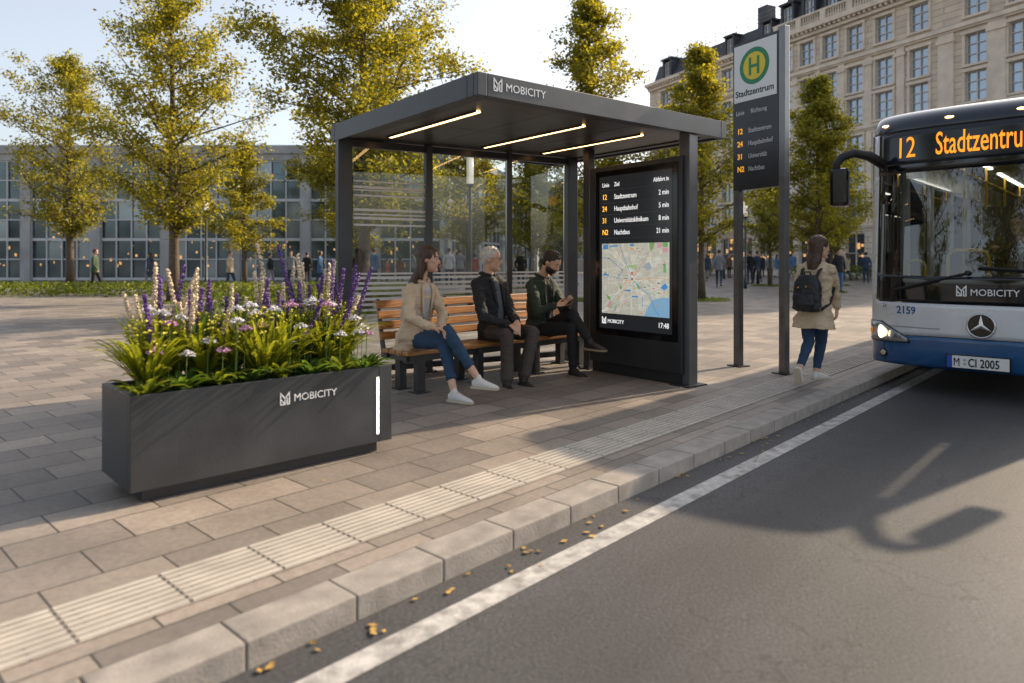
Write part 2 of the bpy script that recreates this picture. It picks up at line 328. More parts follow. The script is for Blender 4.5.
def tree(x, y, H, cr, cb, tr, nleaf, ls, seed, label, group='trees on the plaza', shape='cone', m=None, z0=0, nb=34, name='maple_tree'):
    rd = random.Random(seed); t = empty(name, (x,y,z0), 0, label, 'tree', group)
    bm = bmesh.new(); wob = [(0,0)]
    tp = []; tr_ = []
    for i in range(9):
        f = i/8; wx = (wob[-1][0]+rd.gauss(0,.018)*H/8, wob[-1][1]+rd.gauss(0,.018)*H/8) if i else (0,0); wob.append(wx)
        tp.append(Vector((wx[0], wx[1], f*H*.97))); tr_.append(tr*(1.25 if i == 0 else (1-f)**.75*.95+.03))
    tube(bm, tp, tr_, 10)
    def trunk_at(z): 
        f = min(.999, z/(H*.97))*8; i = int(f); return tp[i].lerp(tp[i+1], f-i)
    pts = []; wts = []
    for i in range(nb):
        f = (i+rd.random()*.8)/nb; z = cb+(H*.95-cb)*f**1.05
        if shape == 'cone': pr = (1-f)**.85*(.55+.45*min(1, f/.12)) + .05
        else: pr = math.sin(math.pi*min(1, (f*.86+.12)))**.7
        L_ = cr*pr*rd.uniform(.62,1.18); az = i*2.4+rd.uniform(-.5,.5)
        up = rd.uniform(.3,.75) if shape == 'cone' else rd.uniform(.35,.95)
        zz = z-L_*up*.35; zz = max(zz, cb*.8); p = trunk_at(zz); bp = [p]; dv = Vector((math.cos(az), math.sin(az), up)).normalized(); nS = 5
        for k in range(nS):
            dv = (dv+Vector((rd.gauss(0,.13), rd.gauss(0,.13), rd.gauss(-.02,.10)))).normalized(); bp.append(bp[-1]+dv*L_/nS*1.08)
        r0 = max(.012, tr*.34*(1-f*.7)); tube(bm, bp, [r0*(1-k/(nS+.6)) for k in range(nS+1)], 5)
        for k in range(1, nS+1):
            for q in range(3 if k < nS else 2):
                tw = Vector((rd.gauss(0,1), rd.gauss(0,1), rd.gauss(.2,.6))).normalized()*L_*rd.uniform(.16,.34)*(1-.1*k)
                e = bp[k]+tw; 
                if L_ > .8: tube(bm, [bp[k], bp[k]+tw*.5+Vector((0,0,.03)), e], [r0*.3, r0*.2, .006], 4)
                pts.append((bp[k].lerp(e, .55), .5)); pts.append((e, 1.0))
    obj('trunk', bm, BARK, t, smooth=True)
    rs = np.random.RandomState(seed); W = np.array([b for a, b in pts]); 
    W = W*rs.uniform(.05,1.6,len(W))**1.5; W /= W.sum()
    nleaf = int(nleaf*1.55); ls *= .80; idx = rs.choice(len(pts), nleaf, p=W); C = np.array([tuple(a) for a, b in pts])[idx]
    C = C+rs.normal(size=(nleaf,3))*np.array([.17,.17,.12])*min(1.15,cr/2.6)
    leafmesh('crown', C, ls*rs.uniform(.6,1.25,nleaf), m or LEAF, t, seed)
    return t
TREES = 1
GRASSY = mat('tree_pit_grass', (.10,.12,.02), .9, var=.5, vscale=8, bump=.6, bscale=40)
def pit(x, y, r):
    bm = bmesh.new(); bmesh.ops.create_circle(bm, cap_ends=True, segments=28, radius=r, matrix=Matrix.Translation((x,y,.005)))
    o = struct('planting_pit', bm, GRASSY)
    rs = np.random.RandomState(int(x*7+y*3) % 999); n = 500; a = rs.uniform(0,6.28,n); q = r*np.sqrt(rs.uniform(0,1,n))
    P = np.stack([x+q*np.cos(a), y+q*np.sin(a), np.full(n,.05)], 1)
    g = leafmesh('pit_grass', P, rs.uniform(.06,.13,n), LEAFG, None, 3, droop=-2, aspect=.3); tag(g, 'short yellow green grass around a tree foot', 'grass', kind='stuff')
if TREES:
    tree(-3.9,18.5,10.6,3.7,2.6,.17,36000,.135,11,'large yellow green maple left of the shelter with its crown cut by the frame top', shape='ovate', nb=46)
    pit(-3.9,18.5,.8)
    tree(2.72,24.0,10.9,3.7,2.6,.13,16000,.165,12,'tall narrow maple rising above the middle of the shelter roof', nb=44); pit(2.72,24,1.0)
    tree(6.6,24.2,9.2,2.8,2.3,.12,12500,.16,13,'slender yellow maple between the display panel and the stop sign'); pit(6.6,24.2,1.0)
    tree(13.4,30.5,9.8,3.0,2.3,.13,14000,.18,14,'cone shaped maple behind the walking woman, left of the bus', nb=40); pit(13.4,30.5,1.2)
    tree(13.9,37.5,6.6,2.3,2.0,.10,7000,.17,15,'small maple seen between the two sign posts'); pit(13.9,37.5,1)
    tree(2.9,40,6.2,2.5,1.9,.10,8000,.17,16,'small orange tipped maple behind the seated man with the phone'); pit(2.9,40,1)
    tree(-1.7,27,6.4,2.0,2.0,.10,8500,.14,17,'round maple behind the glass beside the first street lamp', shape='ovate'); pit(-1.7,27,1)
    tree(-11.2,23,10.5,3.4,2.6,.18,18000,.15,18,'wide maple on the far left of the plaza', shape='ovate', nb=44); pit(-11.2,23,1)
    tree(-19,30,10.5,3.2,2.6,.18,14000,.16,19,'maple standing farthest left before the glass building', shape='ovate', nb=40); pit(-19,30,1)
    tree(17.4,38,7.5,2.6,2.0,.11,8500,.17,20,'low maple half hidden by the bus mirror'); pit(17.4,38,1)
    tree(-7.6,34,7.6,2.5,2.0,.11,9000,.17,41,'slim maple before the glass building behind the left shelter pane', shape='ovate'); pit(-7.6,34,1)
    tree(-14.2,37,8,2.5,2.0,.12,9000,.17,42,'maple close to the glass building between the two wide maples'); pit(-14.2,37,1)
    tree(.9,33,7.0,2.3,2.0,.11,8000,.17,43,'maple seen above the head of the man with the phone'); pit(.9,33,1)
    # trees of the same avenue behind the camera, out of view, set there to reflect in the windscreen
    tree(-7.5,-4.5,9,3.0,2.6,.16,7000,.18,21,'avenue maple on the plaza behind the viewpoint', shape='ovate')
    tree(-9.5,1.5,9.5,3.0,2.6,.16,9000,.17,24,'avenue maple left of the viewpoint on the plaza', shape='ovate')
    tree(-3.5,-9.5,10.5,3.2,2.6,.16,8000,.18,25,'avenue maple near the kerb behind the viewpoint', shape='ovate')
    tree(-13.5,-9,9.5,3.0,2.6,.16,6000,.2,22,'second avenue maple on the plaza behind the viewpoint', shape='ovate')
# ------------------------------------------------------------ classical stone building
def stone_mat():
    m = bpy.data.materials.new('limestone'); t, p = nodes(m); N = t.nodes.new; L = t.links.new
    tc = N('ShaderNodeTexCoord'); mp = N('ShaderNodeMapping'); mp.inputs['Rotation'].default_value = (R(90),0,0); L(tc.outputs['Object'], mp.inputs[0])
    br = N('ShaderNodeTexBrick'); L(mp.outputs[0], br.inputs['Vector']); br.inputs['Scale'].default_value = 1; br.inputs['Brick Width'].default_value = 4.0; br.inputs['Row Height'].default_value = .46; br.inputs['Mortar Size'].default_value = .018
    br.inputs['Color1'].default_value = (.68,.56,.43,1); br.inputs['Color2'].default_value = (.58,.485,.38,1); br.inputs['Mortar'].default_value = (.24,.20,.165,1)
    n = N('ShaderNodeTexNoise'); n.inputs['Scale'].default_value = .7; n.inputs['Detail'].default_value = 8; n.inputs['Roughness'].default_value = .7; L(tc.outputs['Object'], n.inputs['Vector'])
    r = N('ShaderNodeMapRange'); r.inputs[1].default_value = .3; r.inputs[2].default_value = .7; r.inputs[3].default_value = .78; r.inputs[4].default_value = 1.15; L(n.outputs[0], r.inputs[0])
    s = N('ShaderNodeVectorMath'); s.operation = 'SCALE'; L(br.outputs['Color'], s.inputs[0]); L(r.outputs[0], s.inputs['Scale']); L(s.outputs[0], p.inputs['Base Color'])
    p.inputs['Roughness'].default_value = .85
    b = N('ShaderNodeBump'); b.invert = True; b.inputs['Strength'].default_value = .6; b.inputs['Distance'].default_value = .03; L(br.outputs['Fac'], b.inputs['Height']); L(b.outputs[0], p.inputs['Normal'])
    return m
STONE = stone_mat()
STONE2 = mat('limestone_trim', (.67,.57,.455), .85, var=.15, vscale=1.2, bump=.2, bscale=12)
SLATE = mat('slate_roof', (.055,.055,.062), .6, var=.25, vscale=3, bump=.3, bscale=14)
FRAMEW = mat('window_frame_cream', (.55,.50,.44), .5)
GL_D = mat('window_glass_dark', (.03,.045,.06), .05, 0, spec=1.0)
GL_D.node_tree.nodes['Principled BSDF'].inputs['Metallic'].default_value = .55
GL_D.node_tree.nodes['Principled BSDF'].inputs['Base Color'].default_value = (.30,.36,.42,1)
GL_S = mat('shop_glass', (.10,.10,.10), .08, .5, spec=1)
LITW = mat('warm_lit_window', (.5,.3,.12), .4, emit=(1,.50,.16), estr=.4)
def holed_wall(bm, x0, x1, z0, z1, y, holes, depth, mi=0):
    """front face at y, holes (xa,xb,za,zb) with reveals going to y+depth"""
    xs = sorted({x0, x1, *[h[0] for h in holes], *[h[1] for h in holes]}); zs = sorted({z0, z1, *[h[2] for h in holes], *[h[3] for h in holes]})
    for i in range(len(xs)-1):
        j = 0
        while j < len(zs)-1:
            cx = (xs[i]+xs[i+1])/2
            def hole(j): 
                cz = (zs[j]+zs[j+1])/2; return any(h[0] < cx < h[1] and h[2] < cz < h[3] for h in holes)
            if hole(j): j += 1; continue
            k = j
            while k+1 < len(zs)-1 and not hole(k+1): k += 1
            bm.faces.new([bm.verts.new(p) for p in ((xs[i],y,zs[j]),(xs[i+1],y,zs[j]),(xs[i+1],y,zs[k+1]),(xs[i],y,zs[k+1]))]).material_index = mi
            j = k+1
    for a, b, c, d in holes:
        for q in (((a,y,c),(b,y,c),(b,y+depth,c),(a,y+depth,c)), ((a,y,d),(a,y+depth,d),(b,y+depth,d),(b,y,d)), ((a,y,c),(a,y+depth,c),(a,y+depth,d),(a,y,d)), ((b,y,c),(b,y,d),(b,y+depth,d),(b,y+depth,c))):
            bm.faces.new([bm.verts.new(p) for p in q]).material_index = mi
CB_ANG = math.atan2(-.897, .441)
cb = empty('stone_building', (24.5, 62, 0), CB_ANG, 'long cream stone building with dark mansard roof and rows of tall windows behind the bus', 'building')
cols = [-17,-14.6,-12.2,-9.8,-7.4,-5,-2.6,-.2,2.17,4.5,6.85,9.4,12.2,16.2,19.0,22.0]
rows = [(4.75,6.5),(7.05,8.95),(9.4,11.35),(12.3,14.35),(14.85,16.95),(18.2,20.2)]
W_ = 1.42
holes = [(c-W_/2, c+W_/2, a, b) for c in cols for a, b in rows] + [(c-.85, c+.85, .35, 3.55) for c in cols]
bm = bmesh.new(); holed_wall(bm, -19.5, 24, 0, 21.2, 0, holes, .32)
for x in (-19.5, 24): box(bm, x-(.0 if x > 0 else .3), x+(.3 if x > 0 else 0), .002, 14, 0, 21.2)
box(bm, -19.5, 24, 13.6, 14, 0, 21.2)
obj('wall', bm, STONE, cb)
bm = bmesh.new()
# ledges, cornice with dentils, pilasters, window surrounds
for z, h, pr in ((4.1,.22,.22),(11.75,.3,.3),(17.5,.3,.32),(.0,.3,.12)): box(bm, -19.6, 24.1, -pr, -.002, z, z+h); box(bm, -19.6, 24.1, -pr*.6, -.003, z-.14, z-.002)
box(bm, -19.7, 24.2, -.35, -.002, 20.55, 20.8); box(bm, -19.8, 24.3, -.75, 1, 21.0, 21.35)
x = -19.6
while x < 24: box(bm, x, x+.2, -.6, -.004, 20.8, 20.998); x += .46
mids = [(a+b)/2 for a, b in zip(cols[:-1], cols[1:])]
for i, x in enumerate(mids):
    wd = .30 if i < 12 else .55
    box(bm, x-wd, x+wd, -.16, -.002, 12.07, 17.34); box(bm, x-wd-.1, x+wd+.1, -.26, -.003, 16.7, 16.98); box(bm, x-wd-.05, x+wd+.05, -.21, -.003, 12.07, 12.4)
    box(bm, x-wd*.8, x+wd*.8, -.09, -.002, 4.35, 11.6)
for c in cols:
    for a, b in rows:
        box(bm, c-W_/2-.2, c-W_/2-.002, -.09, -.001, a, b); box(bm, c+W_/2+.002, c+W_/2+.2, -.09, -.001, a, b)
        box(bm, c-W_/2-.26, c+W_/2+.26, -.15, -.001, b+.002, b+.22); box(bm, c-W_/2-.2, c+W_/2+.2, -.18, -.001, a-.16, a-.002)
obj('stone_trim', bm, STONE2, cb)
bm = bmesh.new(); box(bm, -1.2, 24.2, -.55, -.15, 21.352, 21.5); box(bm, -1.2, 24.2, -.5, -.2, 22.25, 22.42)
x = -1.1; i = 0
while x < 24:
    if i % 9 == 0: box(bm, x, x+.5, -.52, -.18, 21.502, 22.248); x += .6
    else: tube(bm, [(x+.08,-.35,21.5),(x+.08,-.35,21.7),(x+.08,-.35,21.9),(x+.08,-.35,22.25)], [.05,.10,.06,.07], 6); x += .24
    i += 1
obj('balustrade', bm, STONE2, cb)
bm = bmesh.new()
def prism(bm, x0, x1, prof):
    a = [bm.verts.new((x0,y,z)) for y, z in prof]; b = [bm.verts.new((x1,y,z)) for y, z in prof]; n = len(prof)
    bm.faces.new(a); bm.faces.new(b[::-1])
    for i in range(n): bm.faces.new((a[i], a[(i+1)%n], b[(i+1)%n], b[i]))
prism(bm, -1.0, 24.2, [(.3,21.36),(1.5,26.6),(3,27.6),(12,27.6),(13.6,21.36)])
prism(bm, -19.6, -1.05, [(.3,21.36),(1.2,23.6),(4,24.2),(12,24.2),(13.6,21.36)])
box(bm, -6.4, -5.2, 3, 4.2, 24, 26.4)
obj('roof', bm, SLATE, cb)
bm = bmesh.new()
for z in (24.5, 24.9, 25.3): tube(bm, [(-19.5,1.3,z-.4),(-1.1,1.3,z-.4)], .03, 5)
x = -19.5
while x < -1: tube(bm, [(x,1.3,23.5),(x,1.3,24.95)], .03, 5); x += 1.5
obj('roof_railing', bm, M['steel'], cb)
# windows: frame + pane
def win_mesh(w_, h_, nh, fr=.07, y=.2):
    bm = bmesh.new(); box(bm, -w_/2, -w_/2+fr, y-.05, y+.04, 0, h_); box(bm, w_/2-fr, w_/2, y-.05, y+.04, 0, h_)
    box(bm, -w_/2+fr, w_/2-fr, y-.05, y+.04, 0, fr); box(bm, -w_/2+fr, w_/2-fr, y-.05, y+.04, h_-fr, h_); box(bm, -.035, .035, y-.06, y+.03, fr, h_-fr)
    for k in range(1, nh): box(bm, -w_/2+fr, w_/2-fr, y-.045, y+.02, h_*k/nh-.025, h_*k/nh+.025)
    p = bmesh.new(); p.faces.new([p.verts.new(q) for q in ((-w_/2,y+.05,0),(w_/2,y+.05,0),(w_/2,y+.05,h_),(-w_/2,y+.05,h_))])
    return bm, p
def win_proto(name, w_, h_, nh, parent, gm=GL_D, **k):
    a, p = win_mesh(w_, h_, nh, **k); f = obj(name, a, FRAMEW, parent); q = obj('pane', p, gm, f); return f
def put(proto, x, z, first, y=0):
    f = proto if first else proto.copy()
    if not first:
        COL.objects.link(f)
        for ch in proto.children: c = ch.copy(); COL.objects.link(c); c.parent = f
    f.location = (x, y, z); return f
n_left = 96
for a, b in rows[::-1]:
    pr = win_proto('window', W_, b-a, 3 if b-a > 1.85 else 2, cb)
    for i, c in enumerate(cols):
        if b < 8.9 and i > 11 and a < 6: continue
        if n_left <= 0: break
        put(pr, c, a, i == 0); n_left -= 1
# shop fronts lit inside, one lit glazing each
pr = None
for i, c in enumerate(cols):
    if i == 0: pr = win_proto('shop_window', 1.7, 3.2, 2, cb, GL_S, fr=.09); put(pr, c, .35, True)
    else: put(pr, c, .35, False)
rd = random.Random(4)
for i, c in enumerate(cols):
    bm = bmesh.new()
    for q in range(4):
        xx = c+rd.uniform(-.5,.5); z = rd.uniform(1.2,3.1); box(bm, xx-rd.uniform(.08,.3), xx+.15, .235, .245, z, z+rd.uniform(.15,.5))
    obj('shop_light', bm, LITW, cb)
bm, p = win_mesh(1.0, 1.5, 2, y=-.1)
proto = None
for i, c in enumerate(cols):
    if c < -1.5 and i % 2: continue
    base = 22.5 if c > -1.5 else 21.9; yy = .55
    if proto is None:
        d = bmesh.new(); box(d, -.75, -.52, -.35, 1.6, -.1, 1.75); box(d, .52, .75, -.35, 1.6, -.1, 1.75); box(d, -.9, .9, -.45, 1.7, 1.76, 1.95)
        proto = obj('dormer', d, SLATE, cb); proto.location = (c, yy, base); f = obj('window', bm, FRAMEW, proto); obj('pane', p, GL_D, f)
    else:
        q = copy_tree(proto, cb); q.location = (c, yy, base); q.scale = (.85,.9,.9) if c < -1.5 else (1,1,1)
# ------------------------------------------------------------ modern glass building
CONCG = mat('pale_concrete', (.33,.33,.33), .8, var=.2, vscale=.8, bump=.1, bscale=9)
MULL = mat('pale_mullion', (.46,.47,.48), .4, .2)
GLB = mat('curtain_glass', (.07,.10,.115), .06, .6, spec=1, var=.35, vscale=.5)
GLB2 = mat('curtain_glass_light', (.20,.24,.26), .12, .5, spec=1, var=.3, vscale=.6)
gb = empty('glass_office', (-4.5, 46, 0), 0, 'grey modern building with gridded glass facade on the left of the plaza', 'building')
def bay(parent, x, y, ang, w_, h_, nx, nz, seed):
    rd = random.Random(seed); f = bmesh.new()
    for i in range(nx+1): q = w_*i/nx; box(f, q-.04, q+.04, -.1, .0, 0, h_)
    for k in range(nz+1): q = h_*k/nz; hh = .035 if k % 2 else .09; box(f, .04, w_-.04, -.085, -.002, q-hh, q+hh)
    fr = obj('window_bay', f, MULL, parent); fr.location = (x, y, .15); fr.rotation_euler = (0,0,ang)
    g = bmesh.new()
    for i in range(nx):
        for k in range(nz):
            a, b, c, d = w_*i/nx, w_*(i+1)/nx, h_*k/nz, h_*(k+1)/nz; e = .03; j = rd.uniform(-.02,.02); j2 = rd.uniform(-.02,.02)
            g.faces.new([g.verts.new(p) for p in ((a,.02+j,c),(b,.02-j,c),(b,.02-j+j2,d),(a,.02+j+j2,d))]).material_index = 1 if rd.random() < .25 else 0
    obj('pane', g, None, fr, mats=[GLB, GLB2])
    l = bmesh.new()
    for q in range(16):
        i = rd.uniform(.1, .9)*w_; z = rd.uniform(.5, h_*.9) if rd.random() < .25 else rd.uniform(.7, 2.6); box(l, i, i+rd.uniform(.04,.16), -.012+q*.0004, -.004+q*.0003, z, z+rd.uniform(.04,.22))
    obj('lit_room', l, LITW, fr)
HB = 8.4
for i in range(10):
    x = -4.6*(i+1); bay(gb, x-.2+.6, 0, 0, 4.0, 7.8, 4, 6, i)
bm = bmesh.new()
for i in range(11): x = -4.6*i; box(bm, x-.25, x+.4 if i else .05, -.25, .4, 0, HB)
box(bm, -46.4, .05, -.3, 12, HB, HB+.55); box(bm, -46.4, .05, .35, .6, 0, HB); box(bm, -46.4, .05, -.2, -.0, 7.95, HB-.002)
obj('wall', bm, CONCG, gb)
a2 = math.atan2(28.5, 7.2); L2 = 29
w2 = bmesh.new()
for i in range(5): box(w2, 7*i-.002, 7*i+.8, -.3, .4, 0, HB)
box(w2, .9, L2, .3, .6, 0, HB); box(w2, .05, L2, -.3, 6, HB+.002, HB+.55)
w2o = obj('wing_wall', w2, CONCG, gb); w2o.rotation_euler = (0,0,a2)
for i in range(4):
    d = 7*i+.8; bay(gb, math.cos(a2)*d, math.sin(a2)*d, a2, 6.2, 7.8, 5, 6, 30+i)
# far blocks
def block(x, y, ang, w_, h_, dep, label, m, nx, nz, rf=None, z00=1.2):
    e = empty('town_house', (x,y,0), ang, label, 'building', 'far town houses')
    sx = w_/nx; sz = (h_-z00)/nz; hs = [(sx*(i+.5)-.55, sx*(i+.5)+.55, z00+sz*k+.3, z00+sz*k+.3+sz*.6) for i in range(nx) for k in range(nz)]
    b = bmesh.new(); holed_wall(b, 0, w_, 0, h_, 0, hs, .25); box(b, -.002, w_, dep-.2, dep, 0, h_); box(b, -.3, -.002, .0, dep, 0, h_); box(b, w_+.002, w_+.3, 0, dep, 0, h_); box(b, -.4, w_+.4, -.4, dep, h_+.002, h_+.4)
    obj('wall', b, m, e)
    pr = win_proto('window', 1.1, sz*.6, 2, e)
    for n, h in enumerate(hs): put(pr, (h[0]+h[1])/2, h[2], n == 0)
    r = bmesh.new(); prism(r, -.3, w_+.3, [(-.3,h_+.41),(1.2,h_+2.4),(dep-1.2,h_+2.4),(dep,h_+.41)]); ro = obj('roof', r, SLATE, e)
    c = bmesh.new(); box(c, 1, 2.2, 2, 3, h_+2, h_+4.2); box(c, 1.3, 1.9, 2.2, 2.8, h_+4.2, h_+4.7); obj('chimney', c, m, ro)
    return e
CREAM = mat('cream_render', (.36,.32,.28), .85, var=.12, vscale=.6); GREYR = mat('grey_render', (.26,.25,.25), .85, var=.12, vscale=.6)
block(2.6, 88, R(4), 15, 9.0, 10, 'pale town house with chimney seen through the middle of the shelter glass', CREAM, 6, 3)
block(-8, 104, R(-2), 16, 7.0, 10, 'low grey town house in the far gap beside the glass office', GREYR, 6, 2)
block(16.5, 92, R(-8), 14, 10.5, 10, 'cream town house at the far end of the stone building', CREAM, 5, 3)
# hedges / planting beds on the plaza
def bed(name, x0, x1, y0, y1, h, n, label, m=None):
    rs = np.random.RandomState(int(abs(x0*13+y0))%999); P = np.stack([rs.uniform(x0,x1,n), rs.uniform(y0,y1,n), h*(1-rs.uniform(0,1,n)**2.2)*(.85+.15*np.sin(rs.uniform(0,6,n)))], 1)
    o = leafmesh(name, P, rs.uniform(.09,.2,n), m or LEAFG, None, 5, aspect=.5); tag(o, label, 'hedge', kind='stuff')
bed('hedge', -9.2,-4.4, 20,33, .42, 9000, 'low green planting bed behind the shelter glass')
bed('hedge', -26,-9.8, 26,30, .5, 7000, 'green planting bed before the glass building at the far left')
bed('hedge', 19.2,30, 46.5,48, 1.0, 6000, 'clipped green hedge at the foot of the stone building behind the bus')
bed('hedge', 8.2,17.5, 60,61.4, .8, 3500, 'low green hedge along the far end of the stone building')
# ------------------------------------------------------------ street lamps
LAMPG = mat('lamp_opal', (.85,.83,.78), .3, emit=(1,.86,.68), estr=.3)
def lamp(x, y, H, label, first=None):
    t = empty('street_lamp', (x,y,0), 0, label, 'street lamp', 'cylindrical lantern street lamps')
    b = bmesh.new(); tube(b, [(0,0,0),(0,0,.5),(0,0,.52),(0,0,H-.95)], [.085,.08,.055,.05], 12); obj('pole', b, M['dark'], t, smooth=True)
    b = bmesh.new(); tube(b, [(0,0,H-.92),(0,0,H-.14)], .10, 16); obj('lantern', b, LAMPG, t, smooth=True)
    b = bmesh.new(); tube(b, [(0,0,H-.14),(0,0,H-.08),(0,0,H)], [.15,.15,.07], 16); tube(b, [(0,0,H-.99),(0,0,H-.92)], [.07,.12], 16)
    for k in range(3): a = k*2.09; tube(b, [(.115*math.cos(a),.115*math.sin(a),H-.93),(.115*math.cos(a),.115*math.sin(a),H-.13)], .008, 5)
    obj('lamp_cap', b, M['dark'], t); return t
lamp(-1.2, 20, 4.5, 'nearest street lamp, seen through the shelter glass above the grey haired man')
lamp(11.4, 34, 4.45, 'street lamp standing between the two sign posts')
lamp(3.4, 44, 4.5, 'small far street lamp beside the right rear shelter post')
lamp(-14.5, 33, 4.5, 'street lamp at the far left before the glass building')
# bollards
rd = random.Random(5)
for i, (px, py) in enumerate([(758,284),(742,281),(724,279),(700,281),(598,284),(546,283)]):
    g = gd(px, py); t = empty('bollard', g, 0, ['dark bollard right of the far street lamp pole','second dark bollard left of the far street lamp','third dark bollard beyond the display panel','dark bollard nearest the display panel edge','dark bollard left of the display panel','dark bollard behind the man with the phone'][i], 'bollard', 'bollards across the plaza')
    b = bmesh.new(); tube(b, [(0,0,0),(0,0,.95),(0,0,1.0)], [.09,.085,.05], 12); obj('post', b, M['dark2'], t, smooth=True)
    b = bmesh.new(); tube(b, [(0,0,.80),(0,0,.86)], .0915, 12); obj('band', b, M['steel'], t)
# ------------------------------------------------------------ shelter
GLS = glassmat('shelter_glass', (.90,.93,.92), .9)
FROST = glassmat('frosted_film', (.45,.46,.46), .5, .6, 1.3, base=.0)
_t = FROST.node_tree; _d = _t.nodes.new('ShaderNodeBsdfDiffuse'); _d.inputs[0].default_value = (.75,.77,.76,1)
_m = next(n for n in _t.nodes if n.type == 'MIX_SHADER'); _m.inputs[0].links and _t.links.remove(_m.inputs[0].links[0]); _m.inputs[0].default_value = .88; _t.links.new(_d.outputs[0], _m.inputs[2])
SA = math.atan2(.616, .788)
sh = empty('bus_shelter', (-.29, 5.89, 0), SA, 'dark grey bus shelter with flat roof, glass rear wall and three warm light strips', 'bus shelter')
RW, RD, ZB, ZT = 3.52, 3.02, 2.80, 3.0
bm = bmesh.new(); e = .09
# fascia ring as four mitred cassette panels with open joints
J = .004
box(bm, 0, .10, 0, .06, ZB, ZT, bev=.006); box(bm, .10+J, RW-.10-J, 0, .06, ZB, ZT, bev=.006); box(bm, RW-.10, RW, 0, .06, ZB, ZT, bev=.006)
box(bm, 0, .06, .06+J, .16, ZB, ZT, bev=.006); box(bm, 0, .06, .16+J, RD-.1, ZB, ZT, bev=.006); box(bm, 0, .06, RD-.1+J, RD, ZB, ZT, bev=.006)
box(bm, .06+J, RW, RD-.06, RD, ZB, ZT, bev=.006); box(bm, RW-.06, RW, .06+J, RD-.06-J, ZB, ZT, bev=.006)
obj('roof_fascia', bm, M['dark'], sh)
bm = bmesh.new(); box(bm, .055, RW-.055, .055, RD-.055, ZT-.05, ZT-.012); obj('roof_deck', bm, M['dark2'], sh)
bm = bmesh.new()
us = [.2, 1.1, 2.2, RW-.2]; vs2 = [.2, 1.5, RD-.2]
for i in range(3):
    for j in range(2): box(bm, us[i]+.004, us[i+1]-.004, vs2[j]+.004, vs2[j+1]-.004, ZB+.035, ZB+.06)
obj('ceiling', bm, mat('ceiling_panel', (.085,.07,.055), .35, .3, var=.1, vscale=3), sh)
bm = bmesh.new(); box(bm, .06, RW-.06, .06, .196, ZB+.02, ZB+.10); box(bm, .06, RW-.06, RD-.196, RD-.06, ZB+.02, ZB+.10); box(bm, .06, .196, .2, RD-.2, ZB+.02, ZB+.10); box(bm, RW-.196, RW-.06, .2, RD-.2, ZB+.02, ZB+.10)
obj('roof_frame', bm, M['dark2'], sh)
for u0, v0, v1 in ((.47,.66,2.44),(1.76,.55,2.36),(2.66,.53,2.27)):
    bm = bmesh.new(); box(bm, u0-.028, u0+.028, v0, v1, ZB+.022, ZB+.034); o = obj('light_strip', bm, M['led'], sh)
    bm = bmesh.new(); box(bm, u0-.042, u0-.03, v0-.015, v1+.015, ZB+.016, ZB+.0345); box(bm, u0+.03, u0+.042, v0-.015, v1+.015, ZB+.016, ZB+.0345); obj('light_trim', bm, M['dark2'], o)
PL = (.05, 2.86); PR = (3.30, 2.40)      # rear wall end posts
def rear(f): return (PL[0]+(PR[0]-PL[0])*f, PL[1]+(PR[1]-PL[1])*f)
RA = math.atan2(PR[1]-PL[1], PR[0]-PL[0]); RL = math.hypot(PR[1]-PL[1], PR[0]-PL[0])
def post(u, v, hw, hd, z1, ang=0):
    bm = bmesh.new(); box(bm, -hw, hw, -hd, hd, .012, z1, bev=.006); o = obj('post', bm, M['dark'], sh); o.location = (u, v, 0); o.rotation_euler = (0,0,ang)
    bm = bmesh.new(); box(bm, -hw-.05, hw+.05, -hd-.05, hd+.05, .003, .014)
    for sx in (-1,1):
        for sy in (-1,1): tube(bm, [(sx*(hw+.028),sy*(hd+.028),.012),(sx*(hw+.028),sy*(hd+.028),.026)], .010, 6)
    obj('foot_plate', bm, M['dark2'], o)
post(PL[0]+.04, PL[1]-.0, .085, .06, ZB+.03, RA); post(PR[0], PR[1], .075, .06, ZB+.03, RA)
# mullions placed where photographed
def uvw(X, Y): 
    d = Vector((X+.29, Y-5.89)); return d.x*.788+d.y*.616, -d.x*.616+d.y*.788
def f_at(px):
    r = (px-512)/FPX
    for k in range(1001):
        u, v = rear(k/1000); X = -.29+.788*u-.616*v; Y = 5.89+.616*u+.788*v
        if X/Y >= r: return k/1000
F1, F2 = f_at(428), f_at(508.5)
for f, hw in ((F1,.042),(F2,.028)): u, v = rear(f); post(u, v, hw, .05, ZB+.03, RA)
post(2.93, 1.66, .055, .05, ZB+.03)
bm = bmesh.new(); box(bm, -.07, .075, -.07, .07, .012, ZB+.03, bev=.006); o = obj('post', bm, mat('light_grey_coated_steel', (.11,.115,.12), .4, .4, var=.1), sh); o.location = (2.95, -.0+.10, 0)
bm = bmesh.new(); box(bm, -.16, .17, -.13, .14, .003, .014); obj('foot_plate', bm, M['dark2'], o)
bm = bmesh.new(); box(bm, 0, RL, -.04, .04, .06, .13); o = obj('rear_rail', bm, M['dark2'], sh); o.location = (*PL, 0); o.rotation_euler = (0,0,RA)
bm = bmesh.new(); box(bm, 0, RL, -.03, .03, ZB-.06, ZB+.02); o = obj('rear_beam', bm, M['dark2'], sh); o.location = (*PL, 0); o.rotation_euler = (0,0,RA)
fs = [.03, F1, F2, .975]
